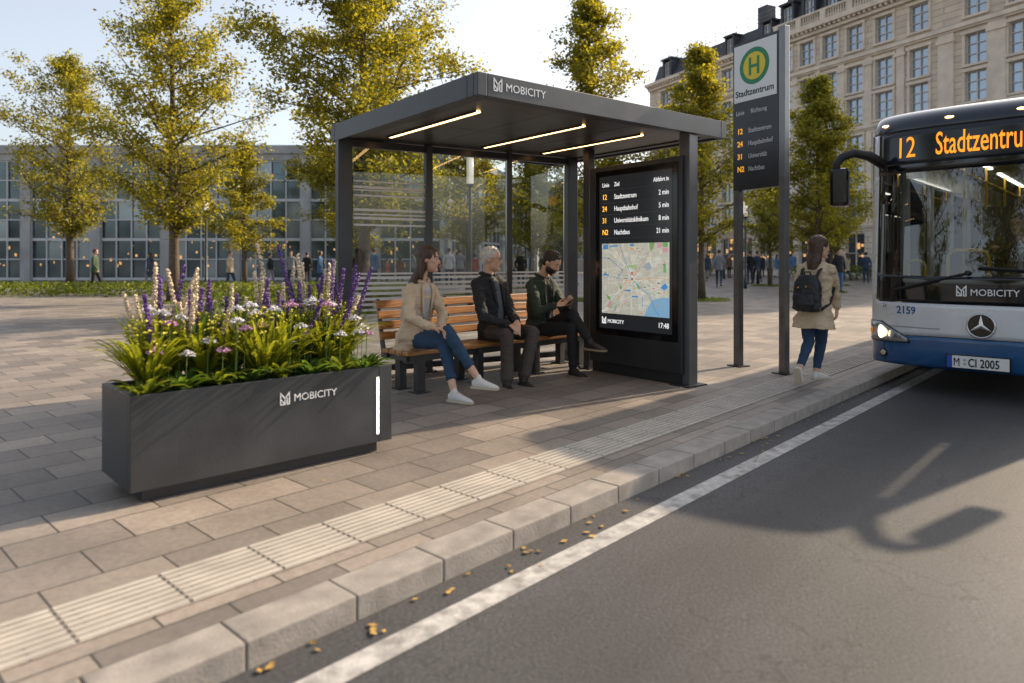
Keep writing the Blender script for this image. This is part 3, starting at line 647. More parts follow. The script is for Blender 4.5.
for i in range(3):
    a, b = fs[i]*RL+.05, fs[i+1]*RL-.04
    bm = bmesh.new(); box(bm, a, b, -.005, .005, .14, ZB-.065); g = obj('glass_pane', bm, GLS, sh); g.location = (*PL, 0); g.rotation_euler = (0,0,RA)
    bm = bmesh.new()
    zs = [(1.235,.022),(1.185,.03),(1.12,.03),(1.06,.034),(.995,.034),(.93,.034),(.865,.03),(.80,.03),(.735,.03),(.67,.026)]
    for z, h in zs: box(bm, a, b, -.0095, -.0065, z-h/2, z+h/2)
    obj('frosted_stripes', bm, FROST, g)
    if i == 0:
        bm = bmesh.new()
        for z, h in ((2.34,.02),(2.27,.03),(2.235,.016),(2.17,.022),(2.0,.03),(1.945,.018),(1.90,.03),(1.82,.024)): box(bm, a, b, -.0095, -.0065, z-h/2, z+h/2)
        obj('frosted_stripes', bm, FROST, g)
logo('emblem', .17, 2.862, .105, -.001, M['white'], sh, .010)
text('lettering', 'MOBICITY', .098, M['white'], sh, (.295, -.002, 2.872), xs=1.03, bold=0)
# ------------------------------------------------------------ information display
DX = Vector((1.045, 8.90, 0)); DA = math.atan2(-.788, .616); DW = 1.50
dp = empty('information_display', DX, DA, 'tall black information display with departures and a city map in the shelter side', 'display')
bm = bmesh.new(); box(bm, 0, DW-.05, -.075, .075, .13, 2.56, bev=.008); obj('housing', bm, M['dark2'], dp)
bm = bmesh.new(); box(bm, .03, DW-.08, -.05, .05, .003, .128); obj('plinth', bm, M['blackm'], dp)
bm = bmesh.new(); box(bm, .12, DW-.10, -.083, -.0765, .48, 2.50, bev=.002); obj('bezel', bm, M['black'], dp)
SCR = mat('screen_black', (.012,.013,.015), .16, emit=(.02,.022,.025), estr=.35)
x0s, x1s, z0s, z1s = .19, 1.325, .56, 2.43
bm = bmesh.new(); box(bm, x0s, x1s, -.0865, -.084, z0s, z1s); scn = obj('screen', bm, SCR, dp)
WT = mat('screen_white', (.7,.7,.7), .5, emit=(1,1,1), estr=.45); AM = mat('screen_amber', (.8,.4,.02), .5, emit=(1,.45,.02), estr=.9)
rowsz = [2.30, 2.145, 2.00, 1.855, 1.71]
T_ = [('Linie','Ziel','Abfahrt in'),('12','Stadtzentrum','2 min'),('24','Hauptbahnhof','5 min'),('31','Universitätsklinikum','8 min'),('N2','Nachtbus','21 min')]
for i, ((a, b, c), z) in enumerate(zip(T_, rowsz)):
    s = .085 if i else .072
    text('lettering', a, s*(1.08 if i else 1), AM if i else WT, scn, (x0s+.05, -.087, z), xs=.86)
    text('lettering', b, s, WT, scn, (x0s+.25, -.087, z), xs=.78)
    text('lettering', c, s, WT, scn, (x1s-.04, -.087, z), xs=.78, align='RIGHT')
bm = bmesh.new()
for z in rowsz: box(bm, x0s+.04, x1s-.04, -.0872, -.0866, z-.045, z-.041)
obj('divider_lines', bm, mat('screen_grey', (.1,.1,.1), .5), scn)
mc = {k: mat('map_'+k, c, .5, emit=c, estr=.22) for k, c in dict(paper=(.62,.62,.52), pale=(.74,.73,.64), green=(.22,.48,.16), lgreen=(.45,.60,.32), blue=(.08,.32,.72), water=(.28,.52,.74), orange=(.78,.36,.10), red=(.75,.22,.14), pink=(.75,.38,.44), road=(.85,.84,.78), grey=(.42,.48,.52), ink=(.05,.06,.08)).items()}
mk = list(mc); mi = {k: i for i, k in enumerate(mk)}
mx0, mx1, mz0, mz1 = x0s+.045, x1s-.035, .745, 1.60
def mp(u, v): return (mx0+(mx1-mx0)*u, mz0+(mz1-mz0)*v)
bm = bmesh.new(); poly(bm, [mp(0,0),mp(1,0),mp(1,1),mp(0,1)], -.0868, .0008, mi['paper'])
rd = random.Random(2)
for k in range(26): 
    u, v = rd.random()*.9, rd.random()*.9; a, b = rd.uniform(.04,.1), rd.uniform(.04,.1); poly(bm, [mp(u,v),mp(u+a,v+.01),mp(u+a,v+b),mp(u,v+b)], -.0877, .0002, mi['pale'])
for k in range(34):
    if k % 2: a, b = (rd.random(), 0), (rd.random(), 1)
    else: a, b = (0, rd.random()), (1, rd.random())
    stroke(bm, [mp(*a), mp(*b)], .004, -.0880, .0002, mi['road'])
P_ = lambda l, c, h=.0883: poly(bm, [mp(*q) for q in l], -h, .0002, mi[c])
P_([(.65,0),(.70,.12),(.76,.22),(.88,.26),(1,.27),(1,0)], 'water')
P_([(.72,1),(.80,1),(.78,.92),(.74,.88)], 'green'); P_([(.84,.93),(.9,.93),(.9,.99),(.84,.99)], 'pink'); P_([(.91,.94),(.98,.94),(.98,1),(.91,1)], 'green'); P_([(.91,.87),(.98,.87),(.98,.93),(.91,.93)],'pink')
P_([(.92,.6),(.96,.6),(.95,.72),(.92,.7)], 'green'); P_([(.06,.27),(.13,.24),(.14,.19),(.1,.2)], 'green'); P_([(.08,.1),(.13,.18),(.16,.17),(.12,.08)], 'pink'); P_([(.11,.08),(.18,.17),(.2,.15),(.14,.06)], 'lgreen'); P_([(.19,.05),(.22,.14),(.24,.13),(.22,.04)], 'grey')
P_([(.4,.66),(.55,.66),(.54,.70),(.42,.70)], 'lgreen'); P_([(.28,.40),(.31,.42),(.32,.37),(.29,.35)], 'green'); P_([(.5,.49),(.6,.38),(.57,.36)], 'green'); P_([(.62,.68),(.72,.74),(.76,.66),(.7,.62)], 'grey'); P_([(.88,.4),(.95,.46),(.98,.4),(.93,.36)], 'blue'); P_([(.82,.32),(.86,.34),(.87,.31)], 'green')
P_([(.02,.92),(.1,.92),(.1,.99),(.02,.99)], 'blue'); P_([(.12,.95),(.25,.96),(.25,.98),(.12,.97)], 'blue'); P_([(.44,.96),(.5,.96),(.5,.99),(.44,.99)], 'blue'); P_([(.44,.91),(.5,.91),(.5,.93),(.44,.93)], 'orange'); P_([(.02,.54),(.11,.54),(.11,.565),(.02,.565)], 'blue'); P_([(.36,.33),(.45,.33),(.45,.35),(.36,.35)], 'blue'); P_([(.46,.25),(.56,.25),(.56,.27),(.46,.27)], 'blue'); P_([(.45,.56),(.49,.56),(.49,.6),(.45,.6)], 'red')
S_ = lambda l, c, w_=.008: stroke(bm, [mp(*q) for q in l], w_, -.0886, .0002, mi[c])
S_([(.27,1),(.36,.78),(.47,.5)], 'blue', .007); S_([(.02,.80),(.13,.78),(.33,.62),(.25,.5)], 'blue', .007); S_([(0,.52),(.47,.5)], 'grey', .006); S_([(.27,1),(.34,.80)], 'red', .005)
S_([(.47,.5),(.72,.86),(.8,1)], 'red', .006); S_([(.47,.5),(1,.52)], 'orange', .005); S_([(.47,.5),(.25,.2)], 'orange', .008); S_([(.47,.5),(.62,.36),(.72,.3),(.8,.1),(.86,.02)], 'blue', .008)
S_([(.47,.5),(.1,.3)], 'orange', .003); S_([(.68,.6),(.72,.5),(.86,.4)], 'orange', .007); S_([(.6,.78),(.78,.62)], 'grey', .006); S_([(.47,.5),(.46,0)], 'road', .006); S_([(.5,.3),(.6,.3),(.62,.36)], 'orange', .004); S_([(.63,.28),(.62,.1)], 'blue', .005); S_([(.3,.08),(.38,.2),(.46,.1)], 'orange', .004)
P_([(.46,.49),(.485,.49),(.485,.515),(.46,.515)], 'ink', .0889)
for k in range(60):
    u, v = rd.uniform(.02,.95), rd.uniform(.02,.95); a = rd.uniform(.01,.035); P_([(u,v),(u+a,v),(u+a,v+.012),(u,v+.012)], rd.choice(['grey','blue','green','red','ink','orange','lgreen']), .0888)
obj('city_map', bm, None, scn, mats=[mc[k] for k in mk])
logo('emblem', x0s+.05, .62, .075, -.0868, WT, scn, .008)
text('lettering', 'MOBICITY', .062, WT, scn, (x0s+.14, -.087, .63), xs=.95)
text('lettering', '17:48', .085, WT, scn, (x1s-.04, -.087, .625), xs=.85, align='RIGHT')
# ------------------------------------------------------------ bench
def wood_mat():
    m = bpy.data.materials.new('oiled_wood'); t, p = nodes(m); N = t.nodes.new; L = t.links.new
    tc = N('ShaderNodeTexCoord'); mp_ = N('ShaderNodeMapping'); mp_.inputs['Scale'].default_value = (1.2, 22, 22); L(tc.outputs['Object'], mp_.inputs[0])
    n = N('ShaderNodeTexNoise'); n.inputs['Scale'].default_value = 2.2; n.inputs['Detail'].default_value = 6; n.inputs['Distortion'].default_value = .6; L(mp_.outputs[0], n.inputs['Vector'])
    r = N('ShaderNodeValToRGB'); r.color_ramp.elements[0].position = .3; r.color_ramp.elements[1].position = .72
    r.color_ramp.elements[0].color = (.20,.075,.018,1); r.color_ramp.elements[1].color = (.52,.24,.065,1); L(n.outputs[0], r.inputs[0]); L(r.outputs[0], p.inputs['Base Color'])
    p.inputs['Roughness'].default_value = .42; p.inputs['Coat Weight'].default_value = .15
    return m
WOOD = wood_mat()
bn = empty('bench', (-1.07, 7.16, 0), math.atan2(.709,.706), 'long wooden slatted bench on a dark steel frame under the shelter', 'bench')
BL = 3.02
for i in range(4):
    y = .0+i*.118; obj('seat_slat', B(0, BL, y, y+.104, .405, .45, bev=.008), WOOD, bn)
for i in range(4):
    z = .575+i*.112; o = obj('back_slat', B(.02, BL-.02, -.016, .016, -.044, .044, bev=.007), WOOD, bn); o.location = (0, .50+.22*(z-.45), z); o.rotation_euler = (R(-12),0,0)
bm = bmesh.new(); box(bm, .0, BL, .03, .09, .335, .403); box(bm, 0, BL, .38, .44, .335, .403); obj('seat_beam', bm, M['dark2'], bn)
for x in (.03, .98, 1.95, BL-.08):
    bm = bmesh.new(); box(bm, x, x+.05, -.0, .53, .345, .402, bev=.003)
    tube(bm, [(x+.025,.49,.36),(x+.025,.535,.50),(x+.025,.625,.97)], [.03,.026,.02], 6); obj('back_bracket', bm, M['dark'], bn)
for x in (.16, 1.0, 1.95, BL-.22):
    bm = bmesh.new(); box(bm, x, x+.09, .03, .12, .012, .335, bev=.004); box(bm, x-.04, x+.13, -.01, .16, .003, .013); obj('leg', bm, M['dark2'], bn)
    bm = bmesh.new(); box(bm, x, x+.09, .36, .45, .012, .335, bev=.004); box(bm, x-.04, x+.13, .32, .49, .003, .013); obj('leg', bm, M['dark2'], bn)
0 and tube(bm, [(.06,.0,.46),(.06,.02,.60),(.06,.08,.66),(.06,.40,.67),(.06,.55,.66)], .018, 8)
# ------------------------------------------------------------ planter
PA = math.atan2(696,728); PW = 1.75
pn = empty('planter', (-.887-math.cos(PA)*PW, 5.13-math.sin(PA)*PW, 0), PA, 'large dark grey planter box with a lit vertical strip left of the bench', 'planter')
bm = bmesh.new(); box(bm, 0, PW, 0, .04, .08, .63, bev=.004); box(bm, 0, .04, .041, .60, .08, .63, bev=.004); box(bm, PW-.04, PW, .041, .60, .08, .63, bev=.004); box(bm, .041, PW-.041, .56, .60, .08, .63, bev=.004); box(bm, .04, PW-.04, .04, .56, .08, .12)
obj('box', bm, M['dark'], pn)
bm = bmesh.new(); box(bm, .08, PW-.09, .06, .52, .003, .079); obj('plinth', bm, M['dark2'], pn)
obj('soil', B(.041, PW-.041, .041, .559, .5, .575), mat('potting_soil', (.035,.025,.018), .95, var=.4, vscale=30, bump=1), pn)
bm = bmesh.new(); box(bm, PW-.128, PW-.112, -.004, -.0005, .14, .55); obj('light_strip', bm, mat('planter_led', (1,.95,.85), .4, emit=(1,.86,.66), estr=3.2), pn)
bm = bmesh.new(); box(bm, PW-.105, PW-.103, -.0015, -.0003, .081, .629); obj('panel_joint', bm, M['blackm'], pn)
logo('emblem', PW-.86, .455, .075, -.001, M['white'], pn, .008)
text('lettering', 'MOBICITY', .068, M['white'], pn, (PW-.77, -.002, .467), xs=1.02, bold=0)
# plants
PUR = mat('violet_petals', (.11,.045,.22), .7, var=.3, vscale=20); CRM = mat('cream_petals', (.62,.50,.36), .7, var=.25, vscale=20); WHP = mat('white_petals', (.62,.60,.63), .6); PNK = mat('pink_petals', (.52,.27,.42), .7); YEL = mat('yellow_petals', (.55,.50,.03), .6); STEM = mat('plant_stem', (.10,.16,.03), .7)
LEAFY = leaf_mat('lime_leaf', (.17,.22,.015), (.40,.46,.03)); LEAFD = leaf_mat('deep_leaf', (.05,.11,.02), (.14,.26,.03))
def blades(n, seed, L0, L1, wd, spread, m, parent, up=1.0, name='leaves'):
    rd = random.Random(seed); b = bmesh.new(); at_ = b.verts.layers.float.new('tint')
    for i in range(n):
        a = rd.uniform(0,6.28); L_ = rd.uniform(L0,L1); dr = Vector((math.cos(a), math.sin(a), 0)); pr = dr.cross(Vector((0,0,1))); s = rd.uniform(.4,1)*spread; tn = min(1,max(0,rd.gauss(.5,.25))); z0 = rd.uniform(0,.03)
        prev = None
        for k in range(6):
            f = k/5; c = dr*(L_*s*f)+Vector((0,0,z0+L_*up*(f-.55*s*f*f*f*1.2))); w_ = wd*math.sin(math.pi*(.12+.86*f))*.5
            v = [b.verts.new(c-pr*w_+Vector((0,0,w_*.3))), b.verts.new(c+Vector((0,0,-w_*.2))), b.verts.new(c+pr*w_+Vector((0,0,w_*.3)))]
            for q in v: q[at_] = tn
            if prev: b.faces.new((prev[0],prev[1],v[1],v[0])); b.faces.new((prev[1],prev[2],v[2],v[1]))
            prev = v
    return obj(name, b, m, parent, smooth=True, recalc=False)
def plant(name, x, y, label, group): 
    c = pn.matrix_basis @ Vector((x, y, .575)) if False else Matrix.Rotation(PA,4,'Z') @ Vector((x,y,0)) + pn.location + Vector((0,0,.575))
    return empty(name, c, 0, label, 'plant', group)
rd = random.Random(31)
def spike(x, y, h, m, mk_, label, group, name, seed):
    t = plant(name, x, y, label, group); r_ = random.Random(seed); ns = 4
    blades(44, seed, .30, .66, .026, .45, LEAFD if seed % 2 else LEAFY, t)
    b = bmesh.new(); fl = bmesh.new()
    for q in range(ns):
        a = r_.uniform(0,6.28); ln = h*r_.uniform(.62,1.0); e = Vector((math.cos(a)*(.05+.07*q), math.sin(a)*(.05+.07*q), ln)); tube(b, [(0,0,0),e*.5+Vector((0,0,.02)),e], [.005,.004,.002], 5)
        z = .42
        while z < 1.0:
            p = e*z; w_ = (.014 if m is PUR else .010)*(1.1-z)/.6+.004
            for k in range(5): aa = k*1.257+z*40; floret(fl, p+Vector((math.cos(aa)*w_, math.sin(aa)*w_, r_.uniform(-.008,.008))), .0105, .011)
            z += .030*.75/ max(.5,h)
        obj('flower_spike', fl, m, t); fl = bmesh.new()
    obj('stem', b, STEM, t); fl.free()
for i in range(10): spike(.30+i*.145+rd.uniform(-.05,.05), rd.uniform(.3,.5), rd.uniform(.66,.98), PUR, 0, 'violet flower spikes growing tall in the back of the grey planter', 'violet spiked plants in the planter', 'salvia_plant', i)
for i in range(10): spike(.25+i*.15+rd.uniform(-.06,.06), rd.uniform(.38,.53), rd.uniform(.6,.98), CRM, 0, 'cream flower spikes growing tall in the back of the grey planter', 'cream spiked plants in the planter', 'foxtail_plant', 20+i)
for i in range(9):
    t = plant('lime_plant', .15+i*.175, rd.uniform(.16,.4), 'bushy lime green leafy plant with yellow tips in the grey planter', 'lime green plants in the planter'); blades(135, 50+i, .24, .60, .025, .75, LEAFY, t)
    fl = bmesh.new(); r_ = random.Random(i)
    for k in range(110): a = r_.uniform(0,6.28); q = r_.uniform(0,.17); floret(fl, (q*math.cos(a), q*math.sin(a), .42+r_.uniform(-.12,.10)-q*.5), r_.uniform(.009,.019), .009)
    obj('flower_cluster', fl, YEL, t)
for i in range(8):
    t = plant('hosta_plant', .10+i*.21, rd.uniform(.06,.12), 'broad leaved green plant drooping over the front rim of the grey planter', 'broad leaved plants in the planter'); blades(34, 80+i, .14, .28, .046, 1.0, LEAFD if i % 2 else LEAFG, t, up=.75)
for i in range(32):
    m_ = WHP if i % 3 else PNK; t = plant('white_flower' if i % 3 else 'pink_flower', max(.1,.12+(i*.049))+rd.uniform(-.03,.03), rd.uniform(.07,.33), ('white' if i % 3 else 'pink')+' cluster flowers among the leaves in the grey planter', ('white' if i % 3 else 'pink')+' flowers in the planter')
    h = rd.uniform(.22,.58); b = bmesh.new(); tube(b, [(0,0,0),(.01,0,h)], .003, 5); obj('stem', b, STEM, t)
    fl = bmesh.new(); r_ = random.Random(i+9)
    for k in range(46): a = r_.uniform(0,6.28); q = .046*math.sqrt(r_.random()); floret(fl, (q*math.cos(a)+.01, q*math.sin(a), h+.022-q*.7+r_.uniform(-.006,.006)), .0105, .007)
    obj('blossom', fl, m_, t); blades(7, 120+i, .06, .16, .03, .8, LEAFD, t)
# ------------------------------------------------------------ stop sign
SGA = math.atan2(-.865,.50); sg = empty('bus_stop_sign', (2.99, 9.19, 0), SGA, 'tall bus stop sign on two steel posts with a green and yellow round symbol', 'sign')
SW = .72
for x in (0, SW):
    bm = bmesh.new(); box(bm, x-.045, x+.045, -.045, .045, .012, 4.28 if x else 2.31, bev=.006); o = obj('post', bm, M['steel'] if x else mat('dull_steel', (.16,.16,.16), .4, .7, var=.15), sg)
    bm = bmesh.new(); box(bm, x-.11, x+.11, -.10, .10, .003, .013); obj('foot_plate', bm, M['dark2'], o)
bm = bmesh.new(); box(bm, -.055, SW-.05, -.04, .04, 2.312, 4.24, bev=.005); obj('sign_board', bm, M['dark2'], sg)
bm = bmesh.new(); box(bm, -.03, SW-.075, -.046, -.0405, 3.46, 4.20); obj('white_panel', bm, mat('sign_white', (.72,.73,.72), .5), sg)
cxx, czz = SW/2-.06, 3.89
def disc(bm, cx, cz, r, y, th=.002, n=40, mi=0): poly(bm, [(cx+r*math.cos(2*math.pi*k/n), cz+r*math.sin(2*math.pi*k/n)) for k in range(n)], y, th, mi)
HG, HY = mat('sign_green', (.015,.22,.09), .5), mat('sign_yellow', (.72,.55,.03), .5)
bm = bmesh.new(); disc(bm, cxx, czz, .235, -.046); disc(bm, cxx, czz, .175, -.048, mi=1)
for a, b, c, d in ((-.085,-.045,-.115,.115),(.045,.085,-.115,.115),(-.046,.046,-.02,.02)): poly(bm, [(cxx+a,czz+c),(cxx+b,czz+c),(cxx+b,czz+d),(cxx+a,czz+d)], -.050-(.0002 if d < .1 else 0), .001, 0)
obj('round_symbol', bm, None, sg, mats=[HG, HY])
text('lettering', 'Stadtzentrum', .115, M['black'], sg, (cxx, -.047, 3.53), xs=.98, align='CENTER', bold=.002)
AMS = mat('sign_amber', (.75,.36,.02), .5, emit=(1,.42,.02), estr=.35); WS = mat('sign_text_white', (.6,.6,.6), .5)
text('lettering', 'Linie', .085, WS, sg, (.0, -.042, 3.29), xs=.85); text('lettering', 'Richtung', .085, WS, sg, (.24, -.042, 3.29), xs=.85)
for i, (a, b) in enumerate((('12','Stadtzentrum'),('24','Hauptbahnhof'),('31','Universität'),('N2','Nachtbus'))):
    z = 3.045-i*.165; text('lettering', a, .10, AMS, sg, (.02,-.042,z), xs=.9, bold=.002); text('lettering', b, .088, WS, sg, (.20,-.042,z), xs=.76)
bm = bmesh.new()
for i in range(5): z = 3.16-i*.165+.0; box(bm, -.03, SW-.075, -.0415, -.0403, z-.002, z+.002)
obj('divider_lines', bm, M['dark'], sg)
# ------------------------------------------------------------ bus
BA = math.atan2(-.679,.735); bus = empty('city_bus', (4.12, 8.18, -.10), BA, 'white and blue city bus with an orange destination sign pulling in at the kerb', 'bus')
BW, BLN = 2.40, 11.6; c_ = BW/2; RR = .42; NN = 3.0
WHT = mat('bus_white', (.62,.64,.66), .28, .1, coat=.5, var=.04, vscale=2); BLU = mat('bus_blue', (.010,.075,.20), .25, coat=.6, var=.06, vscale=2)
NAV = mat('bus_navy', (.012,.018,.028), .22, coat=.5); BLK = mat('bus_black_glass', (.006,.007,.009), .06, coat=.3); SIL = mat('bus_silver', (.42,.44,.46), .3, .6)
WSG = glassmat('windscreen_glass', (.66,.70,.70), 1.0, .0, 1.5, base=.04)
SWG = glassmat('tinted_side_glass', (.22,.25,.25), 1.0, .0, 1.5, base=.03)
def lean(z): 
    y = max(0, z-1.25)*.075
    if z > 2.98: q = min(1,(z-2.98)/.30); y += .45*(1-math.sqrt(max(0,1-q*q)))
    if z < .5: y += .10*((.5-z)/.2)**2*.4
    return y
def fp(s, z, off=0):
    """s in -1..1 across the front (angle param)"""
    th = s*math.pi/2; sx = math.copysign(abs(math.sin(th))**(2/NN), math.sin(th)); cy = abs(math.cos(th))**(2/NN)
    x = c_+(c_+off)*sx; y = RR-(RR+off)*cy-.05*(1-sx*sx)+.05+lean(z); return Vector((x, y, z))
def s_of_x(x):
    v = (x-c_)/c_; return math.copysign(math.asin(min(1,abs(v)**(NN/2)))/(math.pi/2), v)
def patch(name, s0, s1, z0, z1, off, m, parent=bus, ns=48, nz=8, th=.02, smooth=True, flip=False):
    bm = bmesh.new(); G = []
    for i in range(ns+1):
        s = s0+(s1-s0)*i/ns; za = z0(s) if callable(z0) else z0; zb = z1(s) if callable(z1) else z1
        G.append([bm.verts.new(fp(s, za+(zb-za)*k/nz, off)) for k in range(nz+1)])
    for i in range(ns):
        for k in range(nz): bm.faces.new((G[i][k], G[i+1][k], G[i+1][k+1], G[i][k+1]))
    o = obj(name, bm, m, parent, smooth=smooth, recalc=False)
    if th: md = o.modifiers.new('t', 'SOLIDIFY'); md.thickness = th; md.offset = -1
    return o
BB = lambda s: .65-.09*abs(s)**2               # blue / white line, dips at the headlights
MB_ = lambda s: 1.02+.42*max(0,(abs(s)-.62)/.38)**1.6 # lower edge of the black mask
patch('lower_bumper', -1, 1, .30, BB, 0, BLU, nz=8)
patch('front_panel', -1, 1, lambda s: BB(s)+.006, lambda s: MB_(s)-.004, .002, WHT, nz=8)
patch('black_mask', -.68, .68, MB_, lambda s: 1.32+.08*abs(s)**3, .004, BLK)
patch('corner_pillar', -1, -.68, lambda s: MB_(s)-.002, 2.99, .008, WHT, ns=10, nz=20); patch('corner_pillar', .68, 1, lambda s: MB_(s)-.002, 2.99, .006, WHT, ns=10, nz=20)
patch('windscreen', -.68, .68, lambda s: 1.322+.08*abs(s)**3, 2.50, .0, WSG, th=0, nz=14)
patch('windscreen_border', -.68, -.60, lambda s: 1.33+.08*abs(s)**3, 2.50, -.006, BLK, ns=8, nz=12); patch('windscreen_border', .60, .68, lambda s: 1.33+.08*abs(s)**3, 2.50, -.006, BLK, ns=8, nz=12)
patch('header_glass', -.80, .80, 2.502, 3.02, .003, BLK); 
patch('display_window', -.62, .64, 2.60, 2.97, .006, mat('led_display_window', (.012,.016,.022), .12), th=.004)
patch('roof_cowl', -1, 1, 2.995, 3.275, .006, NAV, nz=12)
# text on the destination display
AMB = mat('led_amber', (.8,.35,.02), .5, emit=(1,.27,.01), estr=.72)
def curved_text(name, s, size, m, x, z, off=.012, xs=1, bold=0, align='LEFT', parent=bus):
    o = text(name, s, size, m, parent, (0,0,0), rot=(0,0,0), xs=xs, bold=bold, align=align, th=.001)
    for v in o.data.vertices:
        px, pz, d = v.co.x+x, v.co.y+z, v.co.z; q = fp(s_of_x(px), pz, off); v.co = (px, q.y-d, pz)
    return o
curved_text('destination_number', '12', .34, AMB, .30, 2.68, xs=.66, bold=.0); curved_text('destination_name', 'Stadtzentrum', .36, AMB, .72, 2.68, xs=.475, bold=.002)
SG2 = mat('badge_silver', (.6,.6,.62), .25, .8)
curved_text('lettering', 'MOBICITY', .10, M['white'], 1.07, 1.12, xs=.95, bold=0)
bm = bmesh.new()
for st in LOGO: stroke(bm, [(.95+a*.085, 1.115+b*.105) for a, b in st], .012, 0)
for v in bm.verts: q = fp(s_of_x(v.co.x), v.co.z, .010); v.co.y = q.y-.003+v.co.y
obj('emblem', bm, M['white'], bus)
ORN = mat('number_blue', (.02,.09,.25), .5)
curved_text('fleet_number', '2159', .12, ORN, .34, .89, off=.004, xs=.85, bold=.003); curved_text('small_mark', '21', .06, M['black'], .17, .95, off=.004)
# round three-pointed badge
cx, cz = 1.17, .80; y0 = fp(s_of_x(cx), cz).y
bm = bmesh.new(); ring = [(cx+.125*math.cos(a), y0-.022, cz+.125*math.sin(a)) for a in [2*math.pi*k/32 for k in range(33)]]; tube(bm, ring, .010, 8, cap=False)
for k in range(3):
    a = math.pi/2+k*2*math.pi/3; d = Vector((math.cos(a),0,math.sin(a))); n = Vector((-d.z,0,d.x)); C0 = Vector((cx,y0-.022,cz))
    tip = C0+d*.118; l = C0+n*.024; r = C0-n*.024; f = C0+Vector((0,-.014,0)); V = [bm.verts.new(p) for p in (tip,l,r,f)]; bm.faces.new((V[0],V[1],V[3])); bm.faces.new((V[0],V[3],V[2]))
obj('star_badge', bm, SG2, bus, smooth=True); bm = bmesh.new(); disc(bm, cx, cz, .118, y0-.004, .003); obj('badge_back', bm, M['black'], bus)
# horizontal crease of the front panel
for z in (.735,):
    for a, b in ((-.62,-.13),(.13,.62)): patch('panel_crease', a, b, z, z+.012, .006, mat('bus_grey', (.30,.31,.33), .4), ns=16, nz=1, th=.004)
for s in (-.55, .55): patch('panel_joint', s, s+.006, .32, lambda q: .62, .0025, M['blackm'], ns=1, nz=6, th=.003)
# licence plate
bm = bmesh.new(); px0, px1, pz0, pz1 = .86, 1.42, .34, .47; yp = fp(s_of_x(1.1), .45).y-.03
box(bm, px0-.012, px1+.012, yp, yp+.05, pz0-.012, pz1+.012, bev=.004); lp = obj('licence_plate', bm, M['black'], bus)
bm = bmesh.new(); box(bm, px0, px1, yp-.004, yp-.001, pz0, pz1); obj('plate_face', bm, mat('plate_white', (.72,.72,.70), .4), lp)
bm = bmesh.new(); box(bm, px0, px0+.05, yp-.006, yp-.0042, pz0, pz1); obj('blue_band', bm, mat('plate_blue', (.01,.06,.40), .4), lp)
text('lettering', 'M', .125, M['black'], lp, (px0+.060, yp-.006, pz0+.02), xs=.66, bold=.0); text('lettering', 'CI 2005', .125, M['black'], lp, (px0+.195, yp-.006, pz0+.02), xs=.70, bold=.0015)
bm = bmesh.new(); disc(bm, px0+.165, pz0+.045, .013, yp-.005, .001); disc(bm, px0+.165, pz0+.085, .013, yp-.005, .001); obj('plate_seal', bm, SIL, lp)
# headlights
HLG = mat('headlight_lens', (.30,.31,.33), .1, .4, coat=1)
HLE = mat('headlight_lit', (1,.9,.7), .3, emit=(1,.80,.48), estr=3.2); ORG = mat('indicator_orange', (.75,.25,.03), .2, emit=(1,.35,.05), estr=.12)
for sg_ in (-1, 1):
    a, b = (-.93,-.30) if sg_ < 0 else (.30,.93)
    zlo = lambda s: .545+.015*(1-abs(s)); zhi = lambda s: .60+.19*min(1,max(0,(abs(s)-.30)/.28))**.8
    h = patch('headlight', a, b, lambda s: zlo(s), lambda s: zhi(s), .008, BLK, ns=20, nz=3, th=.012)
    patch('lens', a*.985 if sg_ < 0 else a*1.06, b*1.06 if sg_ < 0 else b*.985, lambda s: zlo(s)+.014, lambda s: zhi(s)-.014, .013, HLG, parent=h, ns=20, nz=3, th=.004)
    for s, r, m_ in ((.58,.075,HLE),(.455,.055,SIL),(.385,.028,SIL),(.78,.035,ORG)):
        p = fp(sg_*s, .665 if s > .5 else .64, .018); bm = bmesh.new(); nrm = (fp(sg_*s,.635,.1)-fp(sg_*s,.635,0)).normalized(); tx = Vector((0,0,1)).cross(nrm).normalized(); tz = nrm.cross(tx)
        ellip(bm, p, tx*r, nrm*.012, tz*r, 20, 8); obj('bulb', bm, m_, h, smooth=True)
    p = fp(sg_*.56, .42, .006); nrm = Vector((sg_*.5,-1,0)).normalized(); tx = Vector((0,0,1)).cross(nrm); bm = bmesh.new(); ellip(bm, p, tx*.055, nrm*.012, Vector((0,0,.05)), 18, 8); fl_ = obj('fog_lamp', bm, M['black'], bus, smooth=True)
    bm = bmesh.new(); ellip(bm, p+nrm*.006, tx*.036, nrm*.012, Vector((0,0,.033)), 18, 8); obj('bulb', bm, mat('fog_bulb', (.6,.55,.45), .2, .5), fl_, smooth=True)
# marker lights
MKL = mat('marker_lamp', (1,.6,.3), .3, emit=(1,.50,.18), estr=5)
for x in (.18,.85,1.50,2.24):
    q = fp(s_of_x(x), 3.09, .008); bm = bmesh.new(); ellip(bm, q, (.045,0,0), (0,.02,0), (0,.004,.014), 12, 6); obj('marker_light', bm, MKL, bus)
# wipers
for x0, z0, x1, z1 in ((1.05,1.36,.32,1.16),(2.05,1.36,1.15,1.42)):
    bm = bmesh.new(); pts = []
    for k in range(9):
        f = k/8; x, z = x0+(x1-x0)*f, z0+(z1-z0)*f; pts.append(Vector((x, fp(s_of_x(x), z).y-.035, z)))
    tube(bm, pts, .014, 6); tube(bm, [p+Vector((0,.012,-.02)) for p in pts[3:]], .010, 6); ball(bm, pts[0], .03); obj('wiper', bm, M['blackm'], bus)
